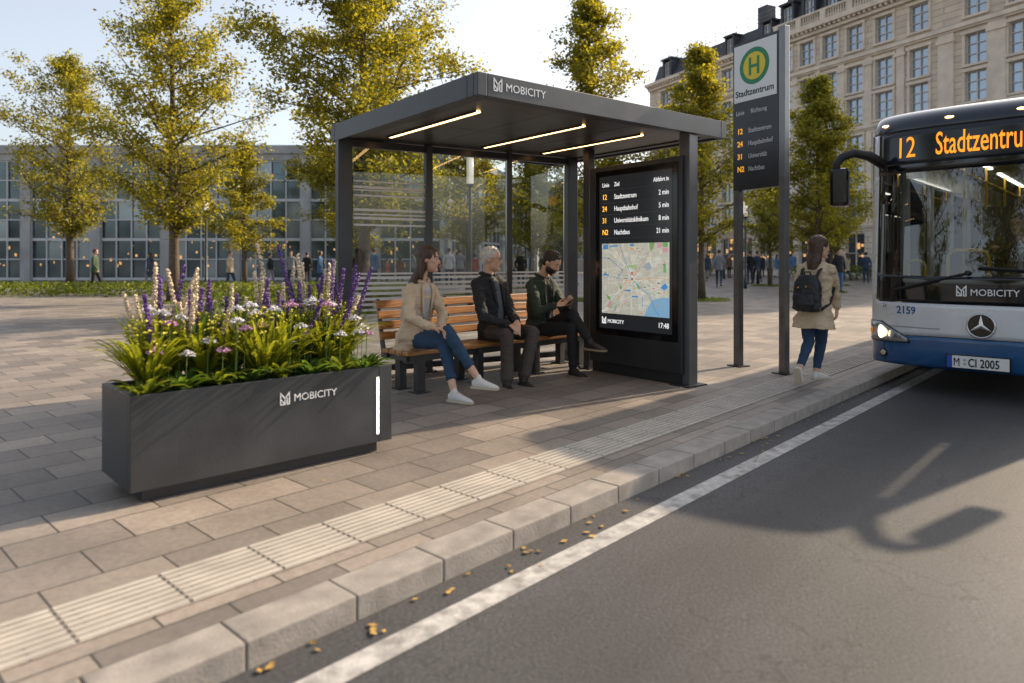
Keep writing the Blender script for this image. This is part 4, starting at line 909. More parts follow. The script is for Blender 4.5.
# mirror (kerb side) with curved arm, and the far side one
for sg_ in (-1, 1):
    bm = bmesh.new(); X0 = c_+sg_*(c_-.08); f = lambda dx, y, z: (X0+sg_*dx, y, z)
    tube(bm, [f(-.10,.18,2.62), f(.02,.02,2.72), f(.14,-.12,2.75), f(.25,-.2,2.70), f(.30,-.22,2.62), f(.30,-.22,2.50)], [.06,.058,.052,.047,.042,.04], 10); ar = obj('mirror_arm', bm, M['blackm'], bus, smooth=True)
    bm = bmesh.new(); x = X0+sg_*.26; box(bm, x-.10, x+.10, -.30, -.16, 2.12, 2.57, bev=.045); obj('mirror_housing', bm, M['black'], ar)
    bm = bmesh.new(); box(bm, x-.08, x+.08, -.1595, -.155, 2.16, 2.53); obj('mirror_glass', bm, SG2, ar)
# body sides, roof
def sidewall(x, sgn):
    bm = bmesh.new(); wins = [(.75,1.75,.42,2.75)] if sgn < 0 else []
    k = 1.95
    while k < BLN-.8:
        wins.append((k, k+1.32, 1.25, 2.62)); k += 1.42
    holes = [(a,b,c,d) for a,b,c,d in wins]
    holed_wall(bm, RR, BLN, .68, 3.0, 0, holes, .05)
    for v in bm.verts: v.co = Vector((x-sgn*v.co.y, v.co.x, v.co.z))
    obj('side_panel', bm, WHT, bus)
    bm = bmesh.new(); box(bm, x-.002 if sgn < 0 else x-.03, x+.03 if sgn < 0 else x+.002, RR+.02, 1.95, .30, .677); box(bm, x-.002 if sgn < 0 else x-.03, x+.03 if sgn < 0 else x+.002, 3.15, 7.9, .30, .677); box(bm, x-.002 if sgn < 0 else x-.03, x+.03 if sgn < 0 else x+.002, 9.1, BLN, .30, .677); obj('side_skirt', bm, BLU, bus)
    for a, b, c, d in wins:
        w_ = bmesh.new(); box(w_, x-.012, x+.012, a+.012, b-.012, c+.012, d-.012); obj('door' if c < 1 else 'side_window', w_, SWG, bus)
        if c < 1:
            f_ = bmesh.new(); box(f_, x-.02, x+.02, (a+b)/2-.03, (a+b)/2+.03, c+.03, d-.03); obj('door_post', f_, M['blackm'], bus)
sidewall(0, -1); sidewall(BW, 1)
bm = bmesh.new(); box(bm, .02, BW-.02, .62, BLN, 3.0, 3.22, bev=.06); obj('roof', bm, NAV, bus)
bm = bmesh.new(); box(bm, .35, BW-.35, 1.9, 4.6, 3.22, 3.40, bev=.05); box(bm, .45, BW-.45, 6, 8.5, 3.22, 3.42, bev=.05); obj('roof_unit', bm, WHT, bus)
bm = bmesh.new(); tube(bm, [(.45,.95,3.22),(.45,.95,3.27),(BW-.9,.95,3.27),(BW-.9,.95,3.22)], .012, 6); obj('roof_rail', bm, SIL, bus)
bm = bmesh.new(); box(bm, 0, BW, BLN, BLN+.05, .4, 3.2, bev=.02); obj('rear_panel', bm, BLU, bus)
bm = bmesh.new(); box(bm, .06, BW-.06, .45, BLN-.02, .34, .44); obj('floor', bm, M['dark2'], bus)
bm = bmesh.new(); box(bm, .05, BW-.05, .62, BLN-.02, 2.95, 2.99); obj('inner_ceiling', bm, mat('bus_inner_ceiling', (.12,.12,.12), .7), bus)
bm = bmesh.new(); 
for x in (.62, BW-.62): box(bm, x-.03, x+.03, 1.6, 4.4, 2.925, 2.948); box(bm, x-.03, x+.03, 5.2, 8, 2.925, 2.948)
obj('ceiling_light', bm, mat('bus_ceiling_light', (1,.95,.85), .5, emit=(1,.93,.8), estr=3), bus)
bm = bmesh.new(); box(bm, .10, BW-.10, .24, .62, .9, 1.28, bev=.05); box(bm, 1.30, BW-.15, .45, .95, 1.0, 1.36, bev=.05); obj('dashboard', bm, M['dark2'], bus)
bm = bmesh.new(); tube(bm, [(1.34+.21*math.cos(a), .98+.10*math.sin(a), 1.47+.17*math.sin(a)) for a in [2*math.pi*k/24 for k in range(25)]], .016, 8, cap=False); tube(bm, [(1.34,.98,1.47),(1.34,.80,1.30)], .03, 8); obj('steering_wheel', bm, M['blackm'], bus)
RAIL = mat('yellow_rail', (.72,.42,.02), .35)
bm = bmesh.new()
def arch(b, xa, xb, y, z0, z1, r=.018): tube(b, [(xa,y,z0),(xa,y,z1-.08),(xa+.03,y,z1-.02),(xa+.10,y,z1),(xb-.10,y,z1),(xb-.03,y,z1-.02),(xb,y,z1-.08),(xb,y,z0)], r, 8)
for a in ((.30,.34,1.10,.46,1.52),): pass
arch(bm, .66, 1.08, 1.1, .46, 1.62, .022); arch(bm, .14, .36, 1.35, .46, 1.50); arch(bm, 1.25, 1.5, 2.6, .46, 1.6)
for y in (2.3, 4.0, 5.8, 7.6):
    for x in (.62, BW-.62): tube(bm, [(x,y,.44),(x,y,2.94)], .018, 8)
for x in (.62, BW-.62): tube(bm, [(x,1.4,2.7),(x,9,2.7)], .016, 8)
obj('hand_rail', bm, RAIL, bus, smooth=True)
SEAT = mat('bus_seat', (.03,.05,.10), .8, var=.4, vscale=20)
for y in (2.6, 3.6, 4.6, 5.6, 6.6, 7.6, 8.6):
    for x in (.34, BW-.34-.0):
        for dx in (-.0,):
            b = bmesh.new(); box(b, x-.22, x+.22, y, y+.42, .82, .92, bev=.03); box(b, x-.22, x+.22, y+.40, y+.48, .9, 1.62, bev=.035); tube(b, [(x,y+.2,.44),(x,y+.2,.83)], .04, 6); obj('passenger_seat', b, SEAT, bus)
b = bmesh.new(); box(b, 1.11, 1.57, 1.35, 1.82, .97, 1.09, bev=.04); box(b, 1.13, 1.55, 1.76, 1.88, 1.07, 1.84, bev=.04); box(b, 1.23, 1.45, 1.5, 1.7, .44, .98); obj('driver_seat', b, SEAT, bus)
b = bmesh.new(); box(b, .86, .90, 1.0, 2.1, .44, 1.45); box(b, .86, BW-.1, 2.1, 2.14, .44, 2.2); obj('driver_partition', b, M['dark2'], bus)
# wheels
def wheel(x, y, sgn):
    b = bmesh.new(); tube(b, [(x-.14,y,.47),(x-.13,y,.47),(x+.13,y,.47),(x+.14,y,.47)], [.41,.475,.475,.41], 40); wo = obj('wheel', b, M['rubber'], bus, smooth=False)
    b = bmesh.new(); xx = x+sgn*.142; tube(b, [(xx-sgn*.05,y,.47),(xx,y,.47)], [.28,.26], 28); tube(b, [(xx,y,.47),(xx+sgn*.03,y,.47)], [.12,.10], 16)
    for k in range(10): a = k*.628; tube(b, [(xx,y+.19*math.cos(a),.47+.19*math.sin(a)),(xx+sgn*.02,y+.19*math.cos(a),.47+.19*math.sin(a))], .016, 6)
    obj('rim', b, SIL, wo)
for y in (2.55, 8.5):
    wheel(.19, y, -1); wheel(BW-.19, y, 1)
# ------------------------------------------------------------ people
SKIN = mat('skin', (.62,.37,.25), .5, var=.06, vscale=25); SKIN.node_tree.nodes['Principled BSDF'].inputs['Subsurface Weight'].default_value = .08
SKIN.node_tree.nodes['Principled BSDF'].inputs['Subsurface Radius'].default_value = (.02,.008,.004)
EYEW = mat('eye_white', (.55,.53,.50), .3); EYED = mat('eye_iris', (.03,.02,.015), .2); LIP = mat('lips', (.38,.14,.12), .45); LIPM = mat('lips_pale', (.36,.18,.14), .5)
UP = Vector((0,0,1))
def V3(a): return Vector(a)
def cloth(name, col, rough=.85, var=.15): return mat(name, col, rough, var=var, vscale=5, bump=.25, bscale=220)
def head_frame(c, f, tilt=0, roll=0):
    f = Vector(f); f.z = 0; f.normalize(); r = f.cross(UP).normalized(); u = UP.copy()
    q = Matrix.Rotation(-tilt, 3, r); f2 = q@f; u2 = q@u; return f2, r, u2
def person(base, J, hs=.25, S=1.0, label='', wear=None, hair='short', voxel=.007, group=None, skinm=None, detail=True, vox_c=None):
    """J world joints: pelvis chest head(face centre) face body kneeL/R ankleL/R toeL/R elbowL/R wristL/R hdL/R"""
    wear = wear or {}; base = Vector(base); t = empty('person', base, 0, label, 'person', group)
    vox_c = vox_c or voxel*1.25
    J = {k: (Vector(v)-base if k in ('pelvis','chest','head') or k[:-1] in ('knee','ankle','toe','elbow','wrist','shoulder','hip') else v) for k, v in J.items()}
    bf = Vector(J['body']); bf.z = 0; bf.normalize(); rt = bf.cross(UP).normalized()
    pel, che, hd = J['pelvis'], J['chest'], J['head']; sp = (che-pel).normalized(); cf = rt.cross(sp)*-1; cf = sp.cross(rt) if False else (UP.cross(rt)); tf = rt.cross(sp); tf = -tf if tf.dot(bf) < 0 else tf
    sw = .185*S*wear.get('sw',1)
    sh_ = {s: J.get('shoulder'+s, che+rt*(sw*.93 if s == 'R' else -sw*.93)-sp*.005*S) for s in 'LR'}
    hp = {s: J.get('hip'+s, pel+rt*(.09*S if s == 'R' else -.09*S)) for s in 'LR'}
    f, r, u = head_frame(hd, J['face'], J.get('tilt',0))
    H = hs
    def hp_(a, b, c): return hd+f*(a*H)+r*(b*H)+u*(c*H)
    # --- body
    bm = bmesh.new()
    loft(bm, [(pel-sp*.06*S, rt*.12*S, tf*.085*S), (pel+sp*.05*S, rt*.135*S, tf*.09*S), (pel.lerp(che,.45), rt*.115*S, tf*.08*S), (pel.lerp(che,.85), rt*.15*S, tf*.09*S), (che+sp*.03*S, rt*.16*S, tf*.075*S), (che+sp*.085*S, rt*.08*S, tf*.055*S)], seg=16)
    capsule(bm, che+sp*.05*S, hd-u*H*.22-f*H*.17, .060*S*wear.get('nk',1), .049*S*wear.get('nk',1))
    ellip(bm, hp_(-.05,0,.12), f*.42*H, r*.335*H, u*.38*H, 24, 16); ellip(bm, hp_(.09,0,-.16), f*.27*H, r*.25*H, u*.33*H, 20, 14)
    if detail:
        ellip(bm, hp_(.26,0,-.41), f*.10*H, r*.12*H, u*.09*H, 10, 8); capsule(bm, hp_(.31,0,.06), hp_(.405,0,-.11), .040*H, .060*H, 8)
        ellip(bm, hp_(.30,0,.10), f*.07*H, r*.20*H, u*.045*H, 10, 8); ellip(bm, hp_(.31,0,-.26), f*.06*H, r*.10*H, u*.05*H, 10, 6)
        for s in (-1,1): ellip(bm, hp_(-.05,.34*s,-.03), f*.075*H, r*.035*H, u*.09*H, 10, 8); ellip(bm, hp_(.22,.16*s,-.07), f*.10*H, r*.10*H, u*.10*H, 10, 8)
    for s in 'LR':
        e, w_ = J['elbow'+s], J['wrist'+s]; capsule(bm, sh_[s], e, .046*S, .037*S); capsule(bm, e, w_, .037*S, .025*S)
        k, a = J['knee'+s], J['ankle'+s]; capsule(bm, hp[s], k, .075*S, .050*S); m_ = k.lerp(a,.3); capsule(bm, k, m_, .048*S, .050*S); capsule(bm, m_, a, .050*S, .033*S); un0 = Vector(J.get('sole'+s, UP)).normalized(); d0 = J['toe'+s]-a; d0 = (d0-un0*d0.dot(un0)).normalized(); capsule(bm, a, a-un0*.055*S, .030*S, .022*S); capsule(bm, a-un0*.056*S, a-un0*.060*S+d0*.13*S, .022*S, .012*S)
        # hand
        h = Vector(J.get('hd'+s, (w_-e))).normalized(); pn_ = Vector(J.get('pn'+s, -bf if False else (0,0,-1))); pn_ = (pn_-h*pn_.dot(h)).normalized(); sd_ = h.cross(pn_); q = .95*S; curl = J.get('curl', .5)
        ts = sd_ if sd_.dot(Vector(J.get('th'+s, tuple(bf)))) > 0 else -sd_; pc = w_+h*.05*q
        ellip(bm, pc, h*.052*q, ts*.041*q, pn_*.016*q, 12, 8)
        if detail:
            for i, (o_, L_) in enumerate(((.031,.075),(.011,.085),(-.010,.078),(-.030,.060))):
                p0 = pc+h*.035*q+ts*o_*q; d1 = (h+pn_*curl*.5).normalized(); d2 = (h+pn_*curl*1.5).normalized(); d3 = (h*.6+pn_*curl*2.2).normalized()
                p1 = p0+d1*L_*.45*q; p2 = p1+d2*L_*.35*q; p3 = p2+d3*L_*.28*q
                capsule(bm, p0, p1, .0095*q, .0088*q, 8); capsule(bm, p1, p2, .0088*q, .008*q, 8); capsule(bm, p2, p3, .008*q, .007*q, 8)
            t0 = w_+h*.022*q+ts*.028*q; d1 = (h*.7+ts*.75+pn_*.25).normalized(); t1 = t0+d1*.04*q; capsule(bm, t0, t1, .012*q, .010*q, 8); capsule(bm, t1, t1+(h*.95+ts*.15+pn_*.35).normalized()*.034*q, .010*q, .008*q, 8)
    body = obj('body', remesh(bm, voxel, 2 if detail else 1), skinm or SKIN, t, smooth=True)
    if detail:
        for s in (-1,1):
            b = bmesh.new(); ellip(b, hp_(.275,.15*s,.015), f*.05*H, r*.062*H, u*.032*H, 10, 8); e_ = obj('eye', b, EYEW, t, smooth=True)
            b = bmesh.new(); ellip(b, hp_(.318,.15*s,.015), f*.014*H, r*.028*H, u*.028*H, 8, 6); obj('iris', b, EYED, e_, smooth=True)
            b = bmesh.new(); capsule(b, hp_(.355,.07*s,.10), hp_(.30,.21*s,.115), .018*H, .013*H, 6); obj('eyebrow', b, wear['hairm'], t, smooth=True)
        b = bmesh.new(); ellip(b, hp_(.345,0,-.235), f*.03*H, r*.085*H, u*.018*H, 10, 6); ellip(b, hp_(.345,0,-.27), f*.032*H, r*.07*H, u*.02*H, 10, 6); obj('lips', b, LIP if wear.get('fem') else LIPM, t, smooth=True)
    # --- hair
    b = bmesh.new(); hm = wear['hairm']
    if hair == 'short':
        ellip(b, hp_(-.10,0,.19), f*.43*H, r*.365*H, u*.37*H, 20, 14); ellip(b, hp_(-.24,0,-.02), f*.22*H, r*.31*H, u*.27*H, 16, 10)
        if detail:
            rr_ = random.Random(3)
            for k in range(26): a = rr_.uniform(-1.3,1.3); e2 = rr_.uniform(.25,1.3); q = Vector((math.cos(a)*math.cos(e2), math.sin(a)*math.cos(e2), math.sin(e2))); c0 = hp_(-.10+q.x*.38, q.y*.33, .19+q.z*.33); capsule(b, c0, c0+(f*.06+u*.05+r*rr_.uniform(-.04,.04))*H, .045*H, .02*H, 6)
    elif hair == 'long':
        ellip(b, hp_(-.09,0,.17), f*.44*H, r*.38*H, u*.39*H, 20, 14)
        bk = -f; L_ = J.get('hairlen', 1.0)
        hb = Vector(J.get('hairback', -bf)).normalized()
        pts = [hp_(-.18,0,.10), hp_(-.22,0,-.25)]; pts += [pts[-1]-UP*.45*H*L_+hb*.24*H*L_, pts[-1]-UP*.95*H*L_+hb*.42*H*L_]
        loft(b, [(pts[0], r*.36*H, f*.30*H), (pts[1], r*.36*H, f*.24*H), (pts[2], r*.38*H, f*.24*H), (pts[3], r*.24*H, f*.15*H)], seg=18)
        for s in (-1,1):
            capsule(b, hp_(.06,.27*s,.30), hp_(-.18,.34*s,-.02), .09*H, .09*H, 8); capsule(b, hp_(-.18,.33*s,-.05), hp_(-.22,.32*s,-.72), .10*H, .07*H, 8)
    ho = remesh(b, voxel, 2); 
    for v in ho.vertices:
        n_ = v.normal; v.co += n_*.006*(noise.noise(Vector((v.co.x*60, v.co.y*60, v.co.z*9))))
    obj('hair', ho, hm, t, smooth=True)
    if wear.get('beard'):
        b = bmesh.new(); ellip(b, hp_(.09,0,-.22), f*.275*H, r*.262*H, u*.28*H, 20, 14); ellip(b, hp_(.23,0,-.41), f*.11*H, r*.14*H, u*.11*H, 10, 8); capsule(b, hp_(.345,-.09,-.20), hp_(.345,.09,-.20), .022*H, .022*H, 6)
        me = remesh(b, voxel*.8, 1); bm2 = bmesh.new(); bm2.from_mesh(me)
        def keep(c):
            dlt = c-hd; fu, ff, fr = dlt.dot(u)/H, dlt.dot(f)/H, abs(dlt.dot(r)/H)
            if fu > -.02-.0: return False
            if ff > .28 and fu > -.17: return False
            if ff > .32 and -.29 < fu < -.215 and fr < .07: return False
            return fu < (-.15 if ff > .15 else -.07) and ff > -.08
        bmesh.ops.delete(bm2, geom=[fc for fc in bm2.faces if not keep(fc.calc_center_median())], context='FACES'); me2 = bpy.data.meshes.new('beard'); bm2.to_mesh(me2); bm2.free()
        obj('beard', me2, hm, t, smooth=True)
    if wear.get('glasses'):
        b = bmesh.new()
        for s in (-1,1):
            c = hp_(.36,.155*s,.01); tube(b, [c+r*.10*H*math.cos(a)+u*.075*H*math.sin(a) for a in [2*math.pi*k/14 for k in range(15)]], .006*H, 5, cap=False); tube(b, [hp_(.36,.25*s,.03), hp_(.16,.345*s,.04), hp_(-.06,.36*s,.03)], .006*H, 5)
        tube(b, [hp_(.36,-.05,.02), hp_(.37,.05,.02)], .010*H, 5); obj('glasses', b, M['blackm'], t)
    # --- trousers
    b = bmesh.new(); tw = wear.get('tw',1)*S; th = wear.get('hem', .10)
    loft(b, [(pel-sp*.09*S, rt*.145*tw, tf*.10*tw), (pel, rt*.165*tw, tf*.115*tw), (pel+sp*.10*S, rt*.145*tw, tf*.10*tw)], seg=16)
    for s in 'LR':
        k, a = J['knee'+s], J['ankle'+s]; a2 = a.lerp(k, th); capsule(b, hp[s], k, .098*tw, .066*tw); m_ = k.lerp(a2,.35); capsule(b, k, m_, .066*tw, .062*tw); capsule(b, m_, a2, .062*tw, wear.get('cuffr',.048)*tw, 12, 1)
        if wear.get('turnup'): tube(b, [a2, a2.lerp(k,.10)], .054*tw, 14)
    obj('trousers', remesh(b, vox_c, 3, wr=.007 if detail else 0, wscale=9, seed=2), wear['trousers'], t, smooth=True)
    # --- jacket
    b = bmesh.new(); jl = wear.get('jl', .12); jw = wear.get('jw',1)*S
    R_ = [(che+sp*.095*S, rt*.075*jw, tf*.065*jw), (che+sp*.055*S, rt*.155*jw, tf*.095*jw), (che-sp*.03*S, rt*.185*jw, tf*.118*jw), (pel.lerp(che,.62), rt*.175*jw, tf*.122*jw), (pel.lerp(che,.30), rt*.165*jw, tf*.120*jw), (pel, rt*.190*jw, tf*.140*jw)]
    if jl: R_.append((pel-sp*jl*S, rt*wear.get('flare',.185)*jw, tf*wear.get('flare',.185)*.78*jw))
    loft(b, R_, seg=22)
    for s in 'LR':
        e, w_ = J['elbow'+s], J['wrist'+s]; a0 = sh_[s]; capsule(b, a0, e, .066*jw, .054*jw); capsule(b, che+sp*.055*S+rt*(.05 if s == 'R' else -.05)*S, a0+sp*.01*S, .055*jw, .062*jw); capsule(b, e, w_.lerp(e,.06), .054*jw, .040*jw, 12, 1)
    if wear.get('lap'):   # skirt of the coat lying over the thighs
        for s in 'LR': capsule(b, hp[s]+UP*.02, hp[s].lerp(J['knee'+s], wear['lap'])+UP*.012, .130*jw, .104*jw, 12, 1)
    obj('coat' if jl > .2 else 'jacket', remesh(b, vox_c, 4, wr=.015 if detail else .0, wscale=10, seed=5), wear['jacket'], t, smooth=True)
    if detail:
        # collar, shirt front, lapels
        b = bmesh.new(); n0 = che+sp*.085*S; nb = [n0+rt*.078*S*math.cos(a)+tf*.070*S*math.sin(a)+sp*(.035*S-.03*S*max(0,math.sin(a))) for a in [math.radians(100)+math.radians(340)*k/18 for k in range(19)]]
        tube(b, nb, .020*S, 8); obj('collar', remesh(b, vox_c, 1), wear['jacket'], t, smooth=True)
        if wear.get('shirt'):
            b = bmesh.new(); fr = .121*jw
            loft(b, [(che+sp*.095*S+tf*.035*S, rt*.050*S, tf*.035*S), (che+sp*.03*S+tf*fr*.62, rt*.058*S, tf*.044*S), (pel.lerp(che,.62)+tf*fr*.80, rt*.044*S, tf*.036*S), (pel.lerp(che,.25)+tf*fr*.80, rt*.036*S*wear.get('open',1), tf*.036*S), (pel.lerp(che,.02)+tf*fr*.84, rt*.03*S*wear.get('open',1), tf*.036*S)], seg=14)
            obj('shirt', remesh(b, vox_c, 1), wear['shirt'], t, smooth=True)
            for s in (-1,1):
                b = bmesh.new(); q = [che+sp*.10*S+rt*.045*S*s+tf*.075*S, che+sp*.04*S+rt*.085*S*s+tf*.112*jw, pel.lerp(che,.72)+rt*.075*S*s+tf*.128*jw, pel.lerp(che,.50)+rt*.040*S*s+tf*.134*jw, che+sp*.02*S+rt*.048*S*s+tf*.118*jw]
                a_ = [b.verts.new(p) for p in q]; c_2 = [b.verts.new(p+tf*.010) for p in q]; n = len(q); b.faces.new(a_); b.faces.new(c_2)
                for i in range(n): b.faces.new((a_[i],a_[(i+1)%n],c_2[(i+1)%n],c_2[i]))
                obj('lapel', b, wear['jacket'], t)
        for i in range(wear.get('buttons',0)):
            b = bmesh.new(); p = pel.lerp(che,.48-.20*i)+tf*.146*jw+rt*.05*S; ellip(b, p, rt*.010, tf*.005, sp*.010, 10, 6); obj('button', b, M['blackm'], t)
    # --- shoes
    for s in 'LR':
        a, to = J['ankle'+s], J['toe'+s]; d = (to-a); un = Vector(J.get('sole'+s, UP)).normalized(); d = (d-un*d.dot(un)); L_ = .255*S; d.normalize(); sd_ = d.cross(un)
        sb = a-un*.085*S-d*.055*S; b = bmesh.new()
        loft(b, [(sb-d*.0*S+un*.045*S, sd_*.026*S, un*.026*S), (sb+d*.02*S+un*.046*S, sd_*.036*S, un*.040*S), (sb+d*.08*S+un*.052*S, sd_*.037*S, un*.046*S), (sb+d*.15*S+un*.036*S, sd_*.042*S, un*.032*S), (sb+d*.21*S+un*.026*S, sd_*.040*S, un*.022*S), (sb+d*.255*S+un*.020*S, sd_*.022*S, un*.012*S)], seg=16)
        capsule(b, sb+d*.055*S+un*.05*S, sb+d*.058*S+un*(.095 if not wear.get('boot') else .12)*S, .040*S, .036*S, 12, 1)
        so = obj('shoe', remesh(b, voxel, 2), wear['shoe'], t, smooth=True)
        b = bmesh.new(); pr = [(-.012,.028),(.03,.037),(.10,.036),(.17,.043),(.22,.038),(.262,.020)]; pts = [(x,y) for x,y in pr]+[(x,-y) for x,y in pr[::-1]]
        lo = [b.verts.new(sb+d*x*S+sd_*y*S-un*.001) for x,y in pts]; hi = [b.verts.new(sb+d*x*S+sd_*y*S+un*.020*S) for x,y in pts]; n = len(pts); b.faces.new(lo[::-1]); b.faces.new(hi)
        for i in range(n): b.faces.new((lo[i],lo[(i+1)%n],hi[(i+1)%n],hi[i]))
        obj('sole', b, wear['sole'], so)
        if detail:
            b = bmesh.new()
            for k in range(4): c0 = sb+d*(.105+.022*k)*S+un*(.088-.011*k)*S; tube(b, [c0-sd_*.022*S-un*.006,c0+un*.004,c0+sd_*.022*S-un*.006], .0035*S, 5)
            obj('laces', b, wear.get('lace', wear['shoe']), so)
            if wear.get('sock'): b = bmesh.new(); capsule(b, a-un*.02, a.lerp(J['knee'+s], th+.06), .040*S, .045*S); obj('sock', b, wear['sock'], t, smooth=True)
    return t
HB_ = mat('hair_brown', (.060,.030,.016), .45, var=.4, vscale=30, bump=.5, bscale=90); HG_ = mat('hair_grey', (.52,.50,.47), .6, var=.25, vscale=30, bump=.5, bscale=90); HD_ = mat('hair_dark', (.022,.014,.010), .5, var=.4, vscale=30, bump=.5, bscale=90)
TRN = cloth('trench_beige', (.56,.43,.29)); DEN = cloth('denim_blue', (.022,.055,.11)); BLJ = cloth('black_jacket', (.018,.019,.022)); BRT = cloth('brown_grey_trousers', (.065,.052,.045)); OLV = cloth('dark_green_jacket', (.028,.042,.028)); BKT = cloth('black_trousers', (.014,.014,.016)); WTS = cloth('grey_white_shirt', (.42,.43,.46)); GRS = cloth('grey_shirt', (.10,.11,.125)); BLT = cloth('black_shirt', (.010,.010,.012))
WSH = mat('white_leather', (.66,.64,.61), .5, var=.06); WSO = mat('cream_sole', (.55,.47,.36), .6); DSH = mat('dark_shoe', (.022,.017,.014), .4, var=.3); DSO = mat('black_sole', (.015,.013,.012), .6); TSO = mat('tan_sole', (.30,.22,.14), .7)
BFD = Vector((.709,-.706,0))
G = lambda px, py, z: gd(px, py, z)
# woman on the left of the bench
w1 = dict(pelvis=at(414,338,7.50), chest=at(420,290.5,7.46), head=at(429,259.5,7.42), face=(1,-.10,0), body=(.78,-.62,0),
  kneeL=at(448,332,7.0), kneeR=at(444,343,7.06), ankleL=at(478,379,6.86), ankleR=at(454,392.5,6.84), toeL=at(492,387,6.80), toeR=at(473,402,6.72),
  elbowL=at(443,314,7.40), elbowR=at(410,318,7.10), wristL=at(441,327,7.05), wristR=at(433,328,6.98), hdL=(.35,-.5,-.25), hdR=(.9,-.1,-.12), thL=(0,-.2,1), thR=(0,-.2,1), curl=.6, hairlen=1.5, hairback=(-.95,.2,0))
person((w1['pelvis'].x, w1['pelvis'].y, 0), w1, hs=.275, S=1.08, hair='long', label='seated woman in a beige coat and white sneakers at the left end of the bench', wear=dict(hairm=HB_, fem=1, nk=.85, trousers=DEN, jacket=TRN, shirt=WTS, shoe=WSH, sole=WSO, lace=WSO, jw=1.0, jl=.16, flare=.215, lap=.28, buttons=2, hem=.26, turnup=1, tw=.98, sw=.92))
w2_ = dict(pelvis=at(495,331,8.38), chest=at(489,284.5,8.34), head=at(492,259.5,8.28), face=(.98,-.2,0), body=(.72,-.69,0),
  kneeL=at(533,333,7.92), kneeR=at(507,335,7.78), ankleL=at(523,381,7.80), ankleR=at(507,385,7.66), toeL=at(545,392,7.55), toeR=at(521,395,7.36),
  elbowL=at(513,318,8.25), elbowR=at(483,318,7.98), wristL=at(517,322,7.86), wristR=at(509,325,7.80), hdL=(.0,-.7,-.35), hdR=(.75,-.1,-.3), thL=(0,-.2,1), thR=(0,-.2,1), curl=.75)
person((w2_['pelvis'].x, w2_['pelvis'].y, 0), w2_, hs=.285, S=1.16, hair='short', label='seated older man with grey hair and glasses in a black jacket, middle of the bench', wear=dict(hairm=HG_, glasses=1, trousers=BRT, jacket=BLJ, shirt=GRS, shoe=DSH, sole=DSO, jw=1.03, jl=.12, flare=.20, lap=.18, open=1.3, hem=.10, tw=1.04, boot=1, cuffr=.06, sock=BLT))
w3 = dict(pelvis=at(540,330,9.0), chest=at(541.5,285,8.90), head=at(552,263,8.74), face=(.85,-.53,0), tilt=.5, body=(.72,-.69,0),
  kneeL=at(572,314,8.52), kneeR=at(572,328,8.45), ankleL=at(590,342,8.28), ankleR=at(573,369,8.40), toeL=at(606,353,8.12), toeR=at(589,378.5,8.20),
  elbowL=at(565,311,8.85), elbowR=at(538,312,8.52), wristL=at(567,304,8.50), wristR=at(556,305,8.44), hdL=(.1,-.6,.25), hdR=(.85,-.2,.12), thL=(0,0,1), thR=(0,0,1), pnL=(.5,.2,.7), pnR=(.1,-.5,.7), curl=.5)
person((w3['pelvis'].x, w3['pelvis'].y, 0), w3, hs=.285, S=1.14, hair='short', label='seated bearded man in a dark green jacket looking down at his phone, legs crossed', wear=dict(hairm=HD_, beard=1, trousers=BKT, jacket=OLV, shirt=BLT, shoe=DSH, sole=TSO, jw=1.03, jl=.12, flare=.19, lap=.15, open=1.5, hem=.10, tw=.98, sock=BLT))
ph = obj('phone', B(-.038,.038,-.005,.005,-.075,.075,bev=.004), M['black']); ph.location = at(569.5,302,8.37); ph.rotation_euler = (R(62),R(-30),R(55)); tag(ph, 'black phone held in the hands of the bearded man', 'phone')
# walking woman with backpack
D = 8.05
w4 = dict(pelvis=at(814,313,D), chest=at(816,270,D), head=at(820,247.5,D), face=(.98,.15,0), body=(.74,.67,0),
  kneeL=at(809,341,D+.02), kneeR=at(821,342,D+.16), ankleL=at(799,370,D-.22), ankleR=at(816,372.5,D+.10), toeL=at(803,384,D-.10), toeR=at(830,381,D+.20), soleL=(.55,.75,.40),
  elbowL=at(797,288,D+.05), elbowR=at(835,289,D+.06), wristL=at(800,309,D+.20), wristR=at(837,308,D+.08), hdR=(.0,.1,-1), hdL=(0,.2,-1), thL=(1,.6,0), thR=(1,.6,0), pnR=(-.67,.74,0), pnL=(.67,-.74,0), curl=.45, hairlen=.75)
person((w4['pelvis'].x, w4['pelvis'].y, 0), w4, hs=.262, S=1.02, hair='long', label='woman walking toward the bus in a beige coat and jeans with a black backpack', wear=dict(hairm=HB_, fem=1, trousers=DEN, jacket=TRN, shoe=WSH, sole=WSO, jw=1.0, jl=.17, flare=.235, hem=.17, cuffr=.046, tw=.95, sw=.95))
